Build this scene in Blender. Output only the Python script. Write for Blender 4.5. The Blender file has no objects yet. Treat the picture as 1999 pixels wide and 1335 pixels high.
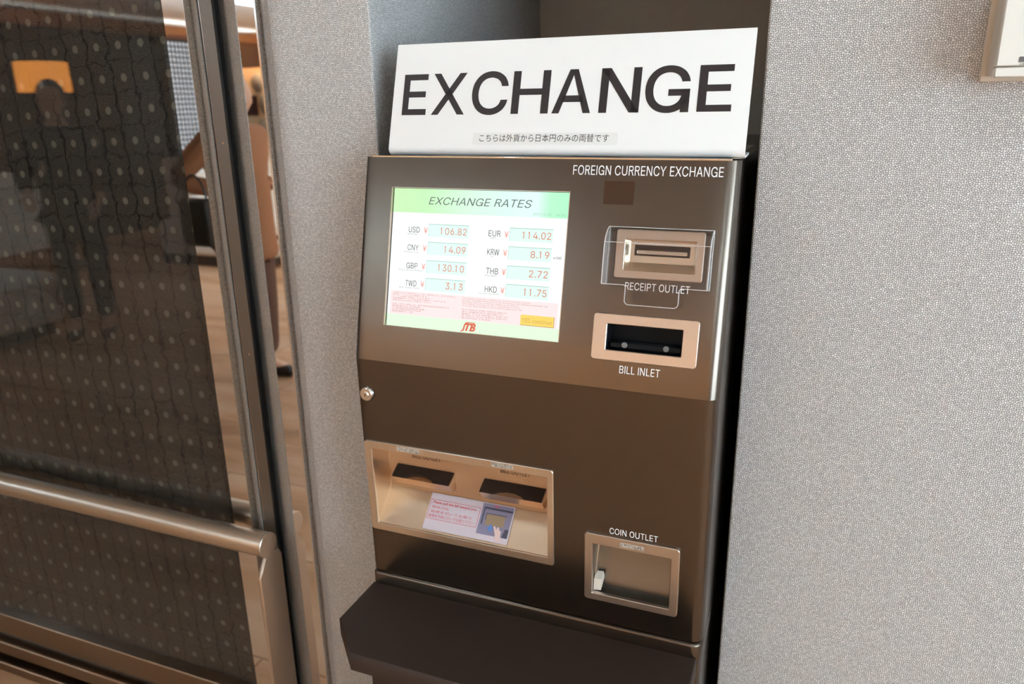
import bpy, bmesh, math, random
from mathutils import Vector, Matrix

random.seed(7)
scene = bpy.context.scene
COL = scene.collection

# ------------------------------------------------------------------ camera
cam_data = bpy.data.cameras.new('camera')
cam = bpy.data.objects.new('camera', cam_data)
COL.objects.link(cam)
cam_data.sensor_fit = 'HORIZONTAL'
cam_data.sensor_width = 36.0
cam_data.lens = 1486.37 / 1999 * 36.0
cam_data.clip_start = 0.02
RX = Vector((0.92953328, 0.36840922, -0.01557317))
RD = Vector((0.09591249, -0.2823451, -0.95450618))
RF = Vector((-0.35604589, 0.8857516, -0.29778421))
cam.matrix_world = Matrix(((RX.x, -RD.x, -RF.x, 0.0), (RX.y, -RD.y, -RF.y, 0.0),
                           (RX.z, -RD.z, -RF.z, 1.5), (0, 0, 0, 1)))
cam_data.dof.use_dof = True
cam_data.dof.focus_distance = 1.1
cam_data.dof.aperture_fstop = 4.5
scene.camera = cam

# ------------------------------------------------------------------ exposure, world, lights
scene.view_settings.view_transform = 'Standard'
scene.view_settings.look = 'None'
scene.view_settings.exposure = 0.2
scene.view_settings.gamma = 1.0
scene.view_settings.use_curve_mapping = False
scene.cycles.max_bounces = 10
scene.cycles.glossy_bounces = 6
scene.cycles.transparent_max_bounces = 16
scene.cycles.sample_clamp_indirect = 6.0
scene.cycles.caustics_reflective = False

ADDED_PANEL = 8.0        # emission of the added ceiling panels
DOWNLIGHT = 44.0           # emission of the small round downlights over the machine
ADDED_UPLIGHT = 58.0             # emission of the open tops of the added hanging troughs
WALLWASH = 44.0             # warm strip hidden behind the fascia of the rear wall
ADDED_COVE = 9.0                 # added strip brightening the ceiling edge across the lobby
DAYLIGHT = 13.0             # sky seen through the side window
LAMP_GLOW = 5.0

world = bpy.data.worlds.new('daylight')
scene.world = world
world.use_nodes = True
bgn = world.node_tree.nodes['Background']
bgn.inputs[0].default_value = (0.76, 0.96, 1.1, 1)
bgn.inputs[1].default_value = DAYLIGHT


# ------------------------------------------------------------------ material helpers
def lin(c):
    return tuple(((x / 255) / 12.92 if x / 255 <= 0.04045 else ((x / 255 + 0.055) / 1.055) ** 2.4) for x in c)


def srgb(r, g, b):
    return lin((r, g, b)) + (1.0,)


def new_mat(name):
    m = bpy.data.materials.new(name)
    m.use_nodes = True
    nt = m.node_tree
    return m, nt, nt.nodes['Principled BSDF']


def mat(name, col, rough=0.5, metal=0.0, spec=0.5, noise=0.0, nscale=40.0, bump=0.0):
    m, nt, p = new_mat(name)
    p.inputs['Base Color'].default_value = col
    p.inputs['Roughness'].default_value = rough
    p.inputs['Metallic'].default_value = metal
    p.inputs['Specular IOR Level'].default_value = spec
    if noise or bump:
        tc = nt.nodes.new('ShaderNodeTexCoord')
        nz = nt.nodes.new('ShaderNodeTexNoise')
        nz.inputs['Scale'].default_value = nscale
        nz.inputs['Detail'].default_value = 4
        nt.links.new(tc.outputs['Object'], nz.inputs['Vector'])
        if noise:
            mx = nt.nodes.new('ShaderNodeMix')
            mx.data_type = 'RGBA'
            mx.inputs['A'].default_value = tuple(c * (1 - noise) for c in col[:3]) + (1,)
            mx.inputs['B'].default_value = tuple(min(1, c * (1 + noise)) for c in col[:3]) + (1,)
            nt.links.new(nz.outputs['Fac'], mx.inputs['Factor'])
            nt.links.new(mx.outputs['Result'], p.inputs['Base Color'])
        if bump:
            b = nt.nodes.new('ShaderNodeBump')
            b.inputs['Strength'].default_value = bump
            b.inputs['Distance'].default_value = 0.001
            nt.links.new(nz.outputs['Fac'], b.inputs['Height'])
            nt.links.new(b.outputs['Normal'], p.inputs['Normal'])
    return m


def emit(name, col, strength):
    m, nt, p = new_mat(name)
    p.inputs['Base Color'].default_value = (0.02, 0.02, 0.02, 1)
    p.inputs['Roughness'].default_value = 0.3
    p.inputs['Emission Color'].default_value = col
    p.inputs['Emission Strength'].default_value = strength
    return m


def N(nt, t, **kw):
    n = nt.nodes.new(t)
    for k, v in kw.items():
        setattr(n, k, v)
    return n


def math_node(nt, op, a, b=None):
    n = nt.nodes.new('ShaderNodeMath')
    n.operation = op
    for i, v in enumerate((a, b)):
        if v is None:
            continue
        if isinstance(v, (int, float)):
            n.inputs[i].default_value = v
        else:
            nt.links.new(v, n.inputs[i])
    return n.outputs[0]


def shagreen(name, bead, gap, cell=0.0027, mid=0.22, bump=0.6):
    """pebbled wall covering: pale beads packed with dark gaps (UV in metres)"""
    m, nt, p = new_mat(name)
    tc = N(nt, 'ShaderNodeTexCoord')
    v1 = N(nt, 'ShaderNodeTexVoronoi', voronoi_dimensions='2D', feature='DISTANCE_TO_EDGE')
    v1.inputs['Scale'].default_value = 1 / cell
    v1.inputs['Randomness'].default_value = 0.8
    v2 = N(nt, 'ShaderNodeTexVoronoi', voronoi_dimensions='2D', feature='F1')
    v2.inputs['Scale'].default_value = 1 / cell
    v2.inputs['Randomness'].default_value = 0.8
    nt.links.new(tc.outputs['UV'], v1.inputs['Vector'])
    nt.links.new(tc.outputs['UV'], v2.inputs['Vector'])
    r = N(nt, 'ShaderNodeValToRGB')
    r.color_ramp.elements[0].position = 0.02
    r.color_ramp.elements[0].color = gap
    r.color_ramp.elements[1].position = mid
    r.color_ramp.elements[1].color = bead
    nt.links.new(v1.outputs['Distance'], r.inputs['Fac'])
    hsv = N(nt, 'ShaderNodeHueSaturation')
    sep = N(nt, 'ShaderNodeSeparateColor')
    nt.links.new(v2.outputs['Color'], sep.inputs['Color'])
    val = math_node(nt, 'MULTIPLY_ADD', sep.outputs['Red'], 0.3)
    val.node.inputs[2].default_value = 0.85
    nt.links.new(val, hsv.inputs['Value'])
    nt.links.new(r.outputs['Color'], hsv.inputs['Color'])
    nt.links.new(hsv.outputs['Color'], p.inputs['Base Color'])
    b = N(nt, 'ShaderNodeBump')
    b.inputs['Strength'].default_value = bump
    b.inputs['Distance'].default_value = 0.0008
    dome = math_node(nt, 'MINIMUM', v1.outputs['Distance'], 0.3)
    nt.links.new(dome, b.inputs['Height'])
    nt.links.new(b.outputs['Normal'], p.inputs['Normal'])
    p.inputs['Roughness'].default_value = 0.38
    p.inputs['Specular IOR Level'].default_value = 0.6
    return m


def quilted(name):
    """dark quilted leather with a square grid of pale dots (UV in metres)"""
    m, nt, p = new_mat(name)
    G = 0.0572
    tc = N(nt, 'ShaderNodeTexCoord')
    mp = N(nt, 'ShaderNodeMapping')
    mp.inputs['Rotation'].default_value = (0, 0, -0.035)
    mp.inputs['Scale'].default_value = (1 / G, 1 / 0.0592, 1)
    mp.inputs['Location'].default_value = (21.88, -20.643, 0)
    nt.links.new(tc.outputs['UV'], mp.inputs['Vector'])
    nz = N(nt, 'ShaderNodeTexNoise')
    nz.inputs['Scale'].default_value = 2.2
    nz.inputs['Detail'].default_value = 4
    nt.links.new(mp.outputs['Vector'], nz.inputs['Vector'])
    wob = N(nt, 'ShaderNodeVectorMath', operation='SUBTRACT')
    nt.links.new(nz.outputs['Color'], wob.inputs[0])
    wob.inputs[1].default_value = (0.5, 0.5, 0.5)
    # dots
    sx = N(nt, 'ShaderNodeSeparateXYZ')
    nt.links.new(mp.outputs['Vector'], sx.inputs[0])
    fx = math_node(nt, 'SUBTRACT', math_node(nt, 'FRACT', sx.outputs['X']), 0.5)
    fy = math_node(nt, 'SUBTRACT', math_node(nt, 'FRACT', sx.outputs['Y']), 0.5)
    d = math_node(nt, 'SQRT', math_node(nt, 'ADD', math_node(nt, 'MULTIPLY', fx, fx), math_node(nt, 'MULTIPLY', fy, fy)))
    dot = N(nt, 'ShaderNodeMapRange', interpolation_type='SMOOTHSTEP')
    dot.inputs['From Min'].default_value = 0.155
    dot.inputs['From Max'].default_value = 0.10
    nt.links.new(d, dot.inputs['Value'])
    # wobbling stitch lines between the dots
    sc = N(nt, 'ShaderNodeVectorMath', operation='SCALE')
    nt.links.new(wob.outputs[0], sc.inputs[0])
    sc.inputs['Scale'].default_value = 0.8
    ad = N(nt, 'ShaderNodeVectorMath', operation='ADD')
    nt.links.new(mp.outputs['Vector'], ad.inputs[0])
    nt.links.new(sc.outputs[0], ad.inputs[1])
    s2 = N(nt, 'ShaderNodeSeparateXYZ')
    nt.links.new(ad.outputs[0], s2.inputs[0])
    lx = math_node(nt, 'SUBTRACT', 0.5, math_node(nt, 'ABSOLUTE', math_node(nt, 'SUBTRACT', math_node(nt, 'FRACT', s2.outputs['X']), 0.5)))
    ly = math_node(nt, 'SUBTRACT', 0.5, math_node(nt, 'ABSOLUTE', math_node(nt, 'SUBTRACT', math_node(nt, 'FRACT', s2.outputs['Y']), 0.5)))
    lm = math_node(nt, 'MINIMUM', lx, math_node(nt, 'MULTIPLY_ADD', ly, 1.5))
    lm.node.inputs[1].links[0].from_node.inputs[2].default_value = 0.025
    ln = N(nt, 'ShaderNodeMapRange', interpolation_type='SMOOTHSTEP')
    ln.inputs['From Min'].default_value = 0.0
    ln.inputs['From Max'].default_value = 0.1
    nt.links.new(lm, ln.inputs['Value'])
    # fine grain
    vo = N(nt, 'ShaderNodeTexVoronoi', voronoi_dimensions='2D', feature='DISTANCE_TO_EDGE')
    vo.inputs['Scale'].default_value = 1 / 0.0042
    nt.links.new(tc.outputs['UV'], vo.inputs['Vector'])
    gr = N(nt, 'ShaderNodeValToRGB')
    gr.color_ramp.elements[0].position = 0.0
    gr.color_ramp.elements[0].color = (0.005, 0.0045, 0.004, 1)
    gr.color_ramp.elements[1].position = 0.35
    gr.color_ramp.elements[1].color = (0.064, 0.055, 0.043, 1)
    nt.links.new(vo.outputs['Distance'], gr.inputs['Fac'])
    m1 = N(nt, 'ShaderNodeMix', data_type='RGBA')
    m1.inputs['A'].default_value = (0.006, 0.005, 0.0045, 1)
    nt.links.new(ln.outputs[0], m1.inputs['Factor'])
    nt.links.new(gr.outputs['Color'], m1.inputs['B'])
    m2 = N(nt, 'ShaderNodeMix', data_type='RGBA')
    nt.links.new(dot.outputs[0], m2.inputs['Factor'])
    nt.links.new(m1.outputs['Result'], m2.inputs['A'])
    m2.inputs['B'].default_value = (0.12, 0.115, 0.09, 1)
    nt.links.new(m2.outputs['Result'], p.inputs['Base Color'])
    p.inputs['Roughness'].default_value = 0.6
    p.inputs['Specular IOR Level'].default_value = 0.2
    b = N(nt, 'ShaderNodeBump')
    b.inputs['Strength'].default_value = 0.5
    b.inputs['Distance'].default_value = 0.003
    nt.links.new(ln.outputs[0], b.inputs['Height'])
    nt.links.new(b.outputs['Normal'], p.inputs['Normal'])
    return m


def glass_mat(name, ior=1.5, tint=(1, 1, 1, 1), rough=0.0):
    """clear sheet: fresnel mirror over plain see-through"""
    m = bpy.data.materials.new(name)
    m.use_nodes = True
    nt = m.node_tree
    nt.nodes.clear()
    out = N(nt, 'ShaderNodeOutputMaterial')
    tr = N(nt, 'ShaderNodeBsdfTransparent')
    tr.inputs[0].default_value = tint
    gl = N(nt, 'ShaderNodeBsdfGlossy')
    gl.inputs['Roughness'].default_value = rough
    lw = N(nt, 'ShaderNodeLayerWeight')
    lw.inputs['Blend'].default_value = 0.5
    f0 = ((ior - 1) / (ior + 1)) ** 2
    fac = math_node(nt, 'MULTIPLY_ADD', math_node(nt, 'POWER', lw.outputs['Facing'], 5.0), 1 - f0)
    fac.node.inputs[2].default_value = f0
    mx = N(nt, 'ShaderNodeMixShader')
    nt.links.new(fac, mx.inputs[0])
    nt.links.new(tr.outputs[0], mx.inputs[1])
    nt.links.new(gl.outputs[0], mx.inputs[2])
    nt.links.new(mx.outputs[0], out.inputs[0])
    return m


def part_clear(name, clear, col, rough):
    """clear plastic with its edge light put in as a pale milky tone"""
    m, nt, p = new_mat(name)
    p.inputs['Base Color'].default_value = col
    p.inputs['Roughness'].default_value = rough
    p.inputs['Alpha'].default_value = 1 - clear
    return m


def cheek_mat(name):
    return part_clear(name, 0.78, (0.9, 0.9, 0.9, 1), 0.05)


def edge_mat(name):
    return part_clear(name, 0.28, (0.95, 0.92, 0.92, 1), 0.08)


def floor_mat(name):
    """pale veined stone floor in warm beige"""
    m, nt, p = new_mat(name)
    tc = N(nt, 'ShaderNodeTexCoord')
    mp = N(nt, 'ShaderNodeMapping')
    mp.inputs['Scale'].default_value = (0.35, 1.6, 1)
    mp.inputs['Rotation'].default_value = (0, 0, 0.9)
    nt.links.new(tc.outputs['Object'], mp.inputs['Vector'])
    nz = N(nt, 'ShaderNodeTexNoise')
    nz.inputs['Scale'].default_value = 1.6
    nz.inputs['Detail'].default_value = 6
    nz.inputs['Distortion'].default_value = 1.2
    nt.links.new(mp.outputs['Vector'], nz.inputs['Vector'])
    r = N(nt, 'ShaderNodeValToRGB')
    cr = r.color_ramp
    cr.elements[0].position = 0.3
    cr.elements[0].color = srgb(150, 108, 76)
    cr.elements[1].position = 0.62
    cr.elements[1].color = srgb(206, 168, 138)
    e = cr.elements.new(0.46)
    e.color = srgb(190, 146, 110)
    nt.links.new(nz.outputs['Fac'], r.inputs['Fac'])
    br = N(nt, 'ShaderNodeTexBrick')
    br.inputs['Scale'].default_value = 1.0
    br.inputs['Brick Width'].default_value = 0.9
    br.inputs['Row Height'].default_value = 0.45
    br.inputs['Mortar Size'].default_value = 0.004
    br.inputs['Color1'].default_value = (1, 1, 1, 1)
    br.inputs['Color2'].default_value = (0.9, 0.88, 0.86, 1)
    br.inputs['Mortar'].default_value = (0.55, 0.5, 0.45, 1)
    nt.links.new(tc.outputs['Object'], br.inputs['Vector'])
    mx = N(nt, 'ShaderNodeMix', data_type='RGBA', blend_type='MULTIPLY')
    mx.inputs['Factor'].default_value = 1
    nt.links.new(r.outputs['Color'], mx.inputs['A'])
    nt.links.new(br.outputs['Color'], mx.inputs['B'])
    nt.links.new(mx.outputs['Result'], p.inputs['Base Color'])
    p.inputs['Roughness'].default_value = 0.5
    p.inputs['Specular IOR Level'].default_value = 0.2
    return m


M = {}
M['wall'] = shagreen('pebbled wall covering', srgb(228, 226, 225), srgb(70, 65, 62))
M['strip'] = shagreen('taupe pebbled strip covering', srgb(204, 195, 185), srgb(70, 64, 58))
M['dark_timber'] = mat('dark timber panelling', srgb(60, 44, 36), 0.5, noise=0.2, nscale=5)
M['alcove'] = mat('shaded alcove tone', srgb(178, 170, 158), 0.6, noise=0.08)  # shade inside the alcove put into a plain darker wall colour
M['quilt'] = quilted('dark quilted leather')
M['glass'] = glass_mat('window glass', 1.55)
M['mirror'] = mat('mirror polished steel', (0.86, 0.84, 0.82, 1), 0.015, 1.0)
M['jamb'] = mat('brushed bronze jamb', srgb(128, 125, 121), 0.4, 1.0, noise=0.05, nscale=300)
M['black'] = mat('black gap shade', (0.006, 0.006, 0.006, 1), 0.7, spec=0.1)  # shade of gaps and grooves put in as plain black
M['steel'] = mat('brushed stainless steel', (0.76, 0.66, 0.55, 1), 0.30, 1.0, noise=0.03, nscale=400)
M['satin'] = mat('satin stainless steel', (0.64, 0.55, 0.47, 1), 0.36, 1.0, noise=0.03, nscale=500)
M['bright'] = mat('polished steel edge', (0.85, 0.83, 0.80, 1), 0.15, 1.0)
M['body'] = mat('metallic brown paint', (0.132, 0.108, 0.089, 1), 0.25, 1.0, noise=0.03, nscale=900)
_p = M['body'].node_tree.nodes['Principled BSDF']
_p.inputs['Coat Weight'].default_value = 0.0
_p.inputs['Coat Roughness'].default_value = 0.16
_p.inputs['Coat IOR'].default_value = 1.6
M['base'] = mat('dark brown powder coat', srgb(50, 36, 29), 0.5, 0.3)
M['dark_glass'] = mat('smoked sensor window', srgb(66, 44, 30), 0.4, spec=0.2)
M['dark_void'] = mat('black plastic', (0.005, 0.005, 0.006, 1), 0.5, spec=0.15)
M['led'] = mat('grey lens', (0.16, 0.16, 0.16, 1), 0.3)
M['white_ink'] = mat('white print', srgb(246, 246, 246), 0.5)
M['black_ink'] = mat('black print', srgb(34, 26, 26), 0.5)
M['grey_ink'] = mat('dark grey print', srgb(62, 58, 58), 0.6)
M['red_ink'] = mat('red print', srgb(205, 70, 80), 0.6)
M['sign'] = mat('white sign board', srgb(247, 247, 245), 0.35)
M['label'] = mat('off white paper label', srgb(238, 238, 234), 0.55)
M['pad'] = mat('beige felt pad', srgb(196, 182, 160), 0.9)
M['card'] = mat('white paper card', srgb(202, 188, 194), 0.5)
M['hood'] = glass_mat('clear acrylic sheet', 1.5, (0.95, 0.95, 0.95, 1))
M['cheek'] = cheek_mat('milky acrylic cheek')  # milky tone stands in for the edge-lit look of the sides
M['edge'] = edge_mat('acrylic edge light')  # pale colour stands in for light caught along the edges
M['chrome'] = mat('chrome', (0.85, 0.82, 0.78, 1), 0.18, 1.0)
M['cup'] = mat('dull grey steel', (0.20, 0.18, 0.155, 1), 0.38, 1.0, noise=0.05, nscale=60)
M['bronze'] = mat('dark bronze rail', (0.30, 0.22, 0.16, 1), 0.28, 1.0)
M['tray'] = mat('warm brushed steel tray', (0.67, 0.51, 0.37, 1), 0.34, 1.0, noise=0.03, nscale=400)
M['floor'] = floor_mat('beige stone floor')
M['ceiling'] = mat('white ceiling paint', srgb(236, 230, 222), 0.8, noise=0.02, nscale=3)
M['beam'] = mat('brown timber', srgb(168, 118, 80), 0.55, noise=0.15, nscale=6)
M['lobby_wall'] = mat('warm plaster', srgb(232, 206, 168), 0.8, noise=0.05, nscale=4)
M['white_plastic'] = mat('white plastic', srgb(226, 222, 214), 0.4)
M['beige_plastic'] = mat('cream plastic', srgb(214, 200, 184), 0.5)
M['braille'] = mat('clear braille strip', srgb(182, 172, 160), 0.25)


# ------------------------------------------------------------------ object helpers
def tag(o, label=None, cat=None, group=None, kind=None):
    if label:
        o['label'] = label
    if cat:
        o['category'] = cat
    if group:
        o['group'] = group
    if kind:
        o['kind'] = kind
    return o


def thing(name, loc, label, cat, group=None):
    o = bpy.data.objects.new(name, None)
    o.empty_display_size = 0.05
    o.location = loc
    COL.objects.link(o)
    return tag(o, label, cat, group)


def world_loc(o):
    v = Vector((0, 0, 0))
    while o:
        v += o.location
        o = o.parent if False else None
    return v


def attach(o, parent):
    """parent while the mesh keeps its world coordinates (parents are only ever translated)"""
    o.parent = parent
    if parent.type == 'EMPTY':
        o.matrix_parent_inverse = Matrix.Translation(-Vector(parent.location))


def finish(name, bm, material, parent=None, smooth=40, recalc=True):
    if recalc:
        bmesh.ops.recalc_face_normals(bm, faces=bm.faces)
    me = bpy.data.meshes.new(name)
    bm.to_mesh(me)
    bm.free()
    if material:
        me.materials.append(material)
    if smooth:
        me.polygons.foreach_set('use_smooth', [True] * len(me.polygons))
        me.set_sharp_from_angle(angle=math.radians(smooth))
    o = bpy.data.objects.new(name, me)
    COL.objects.link(o)
    if parent:
        attach(o, parent)
    return o


def structure(name, bm, material, label=None, **kw):
    o = finish(name, bm, material, None, **kw)
    return tag(o, label, None, None, 'structure')


class Frame:
    def __init__(self, o, eu, ev, n):
        self.o, self.eu, self.ev, self.n = Vector(o), Vector(eu).normalized(), Vector(ev).normalized(), Vector(n).normalized()

    def p(self, u, v, w=0.0):
        return self.o + self.eu * u + self.ev * v + self.n * w


WORLD = Frame((0, 0, 0), (1, 0, 0), (0, 1, 0), (0, 0, 1))
FRONT = Frame((0, 0, 0), (1, 0, 0), (0, 0, 1), (0, -1, 0))   # u = X, v = Z, w = -Y


def add_box(bm, fr, u0, u1, v0, v1, w0, w1, bevel=0.0, seg=1):
    vs = [bm.verts.new(fr.p(u, v, w)) for w in (w0, w1) for v in (v0, v1) for u in (u0, u1)]
    fs = [bm.faces.new([vs[i] for i in q]) for q in
          ((0, 2, 3, 1), (4, 5, 7, 6), (0, 1, 5, 4), (2, 6, 7, 3), (0, 4, 6, 2), (1, 3, 7, 5))]
    if bevel:
        es = list({e for f in fs for e in f.edges})
        bmesh.ops.bevel(bm, geom=es, offset=bevel, segments=seg, affect='EDGES', profile=0.5)
    return bm


def box(name, fr, u0, u1, v0, v1, w0, w1, material, parent=None, bevel=0.0, **kw):
    bm = bmesh.new()
    add_box(bm, fr, u0, u1, v0, v1, w0, w1, bevel)
    return finish(name, bm, material, parent, **kw)


def rrect(u0, u1, v0, v1, r, k=6):
    pts = []
    for cx, cy, a0 in ((u1 - r, v1 - r, 0), (u0 + r, v1 - r, 90), (u0 + r, v0 + r, 180), (u1 - r, v0 + r, 270)):
        for i in range(k + 1):
            a = math.radians(a0 + 90 * i / k)
            pts.append((cx + r * math.cos(a), cy + r * math.sin(a)))
    return pts


def loft(bm, loops, cap0=True, cap1=True, close=True):
    rings = [[bm.verts.new(p) for p in l] for l in loops]
    n = len(rings[0])
    for a, b in zip(rings, rings[1:]):
        for i in range(n if close else n - 1):
            j = (i + 1) % n
            bm.faces.new((a[i], a[j], b[j], b[i]))
    if cap0:
        bm.faces.new(rings[0][::-1])
    if cap1:
        bm.faces.new(rings[-1])
    return rings


def rplate(name, fr, u0, u1, v0, v1, r, w0, w1, material, parent, edge=0.0008):
    """rounded rectangular plate"""
    bm = bmesh.new()
    o = rrect(u0, u1, v0, v1, r)
    i = rrect(u0 + edge, u1 - edge, v0 + edge, v1 - edge, max(r - edge, 0.0002))
    loft(bm, [[fr.p(u, v, w0) for u, v in o], [fr.p(u, v, w1 - edge) for u, v in o], [fr.p(u, v, w1) for u, v in i]])
    return finish(name, bm, material, parent)


def bezel(name, fr, O, Hh, r, rin, w0, w1, material, parent, edge=0.0008, depth=None):
    """rounded frame with a rectangular opening; the opening's walls run back to w0 (or depth)"""
    bm = bmesh.new()
    wi = depth if depth is not None else w0
    o = rrect(*O, r)
    oi = rrect(O[0] + edge, O[1] - edge, O[2] + edge, O[3] - edge, max(r - edge, 0.0003))
    h = rrect(*Hh, rin)
    hi = rrect(Hh[0] - edge, Hh[1] + edge, Hh[2] - edge, Hh[3] + edge, rin + edge)
    loft(bm, [[fr.p(u, v, w0) for u, v in o], [fr.p(u, v, w1 - edge) for u, v in o], [fr.p(u, v, w1) for u, v in oi],
              [fr.p(u, v, w1) for u, v in hi], [fr.p(u, v, w1 - edge) for u, v in h], [fr.p(u, v, wi) for u, v in h]],
         cap0=False, cap1=False)
    return finish(name, bm, material, parent, recalc=False)


def cylinder(bm, c, axis, r, h, n=32, r2=None, edge=0.0):
    axis = Vector(axis).normalized()
    t = axis.orthogonal().normalized()
    b = axis.cross(t)
    r2 = r if r2 is None else r2
    c = Vector(c)
    L = []
    prof = [(r, 0), (r2, h)] if not edge else [(r, 0), (r2, h - edge), (r2 - edge, h)]
    for rr, hh in prof:
        L.append([c + axis * hh + (t * math.cos(2 * math.pi * i / n) + b * math.sin(2 * math.pi * i / n)) * rr for i in range(n)])
    loft(bm, L)
    return bm


def sheet(bm, pts, thick, n):
    """flat polygon extruded along n by thick"""
    n = Vector(n).normalized()
    loft(bm, [[Vector(p) for p in pts], [Vector(p) + n * thick for p in pts]])
    return bm


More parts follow.
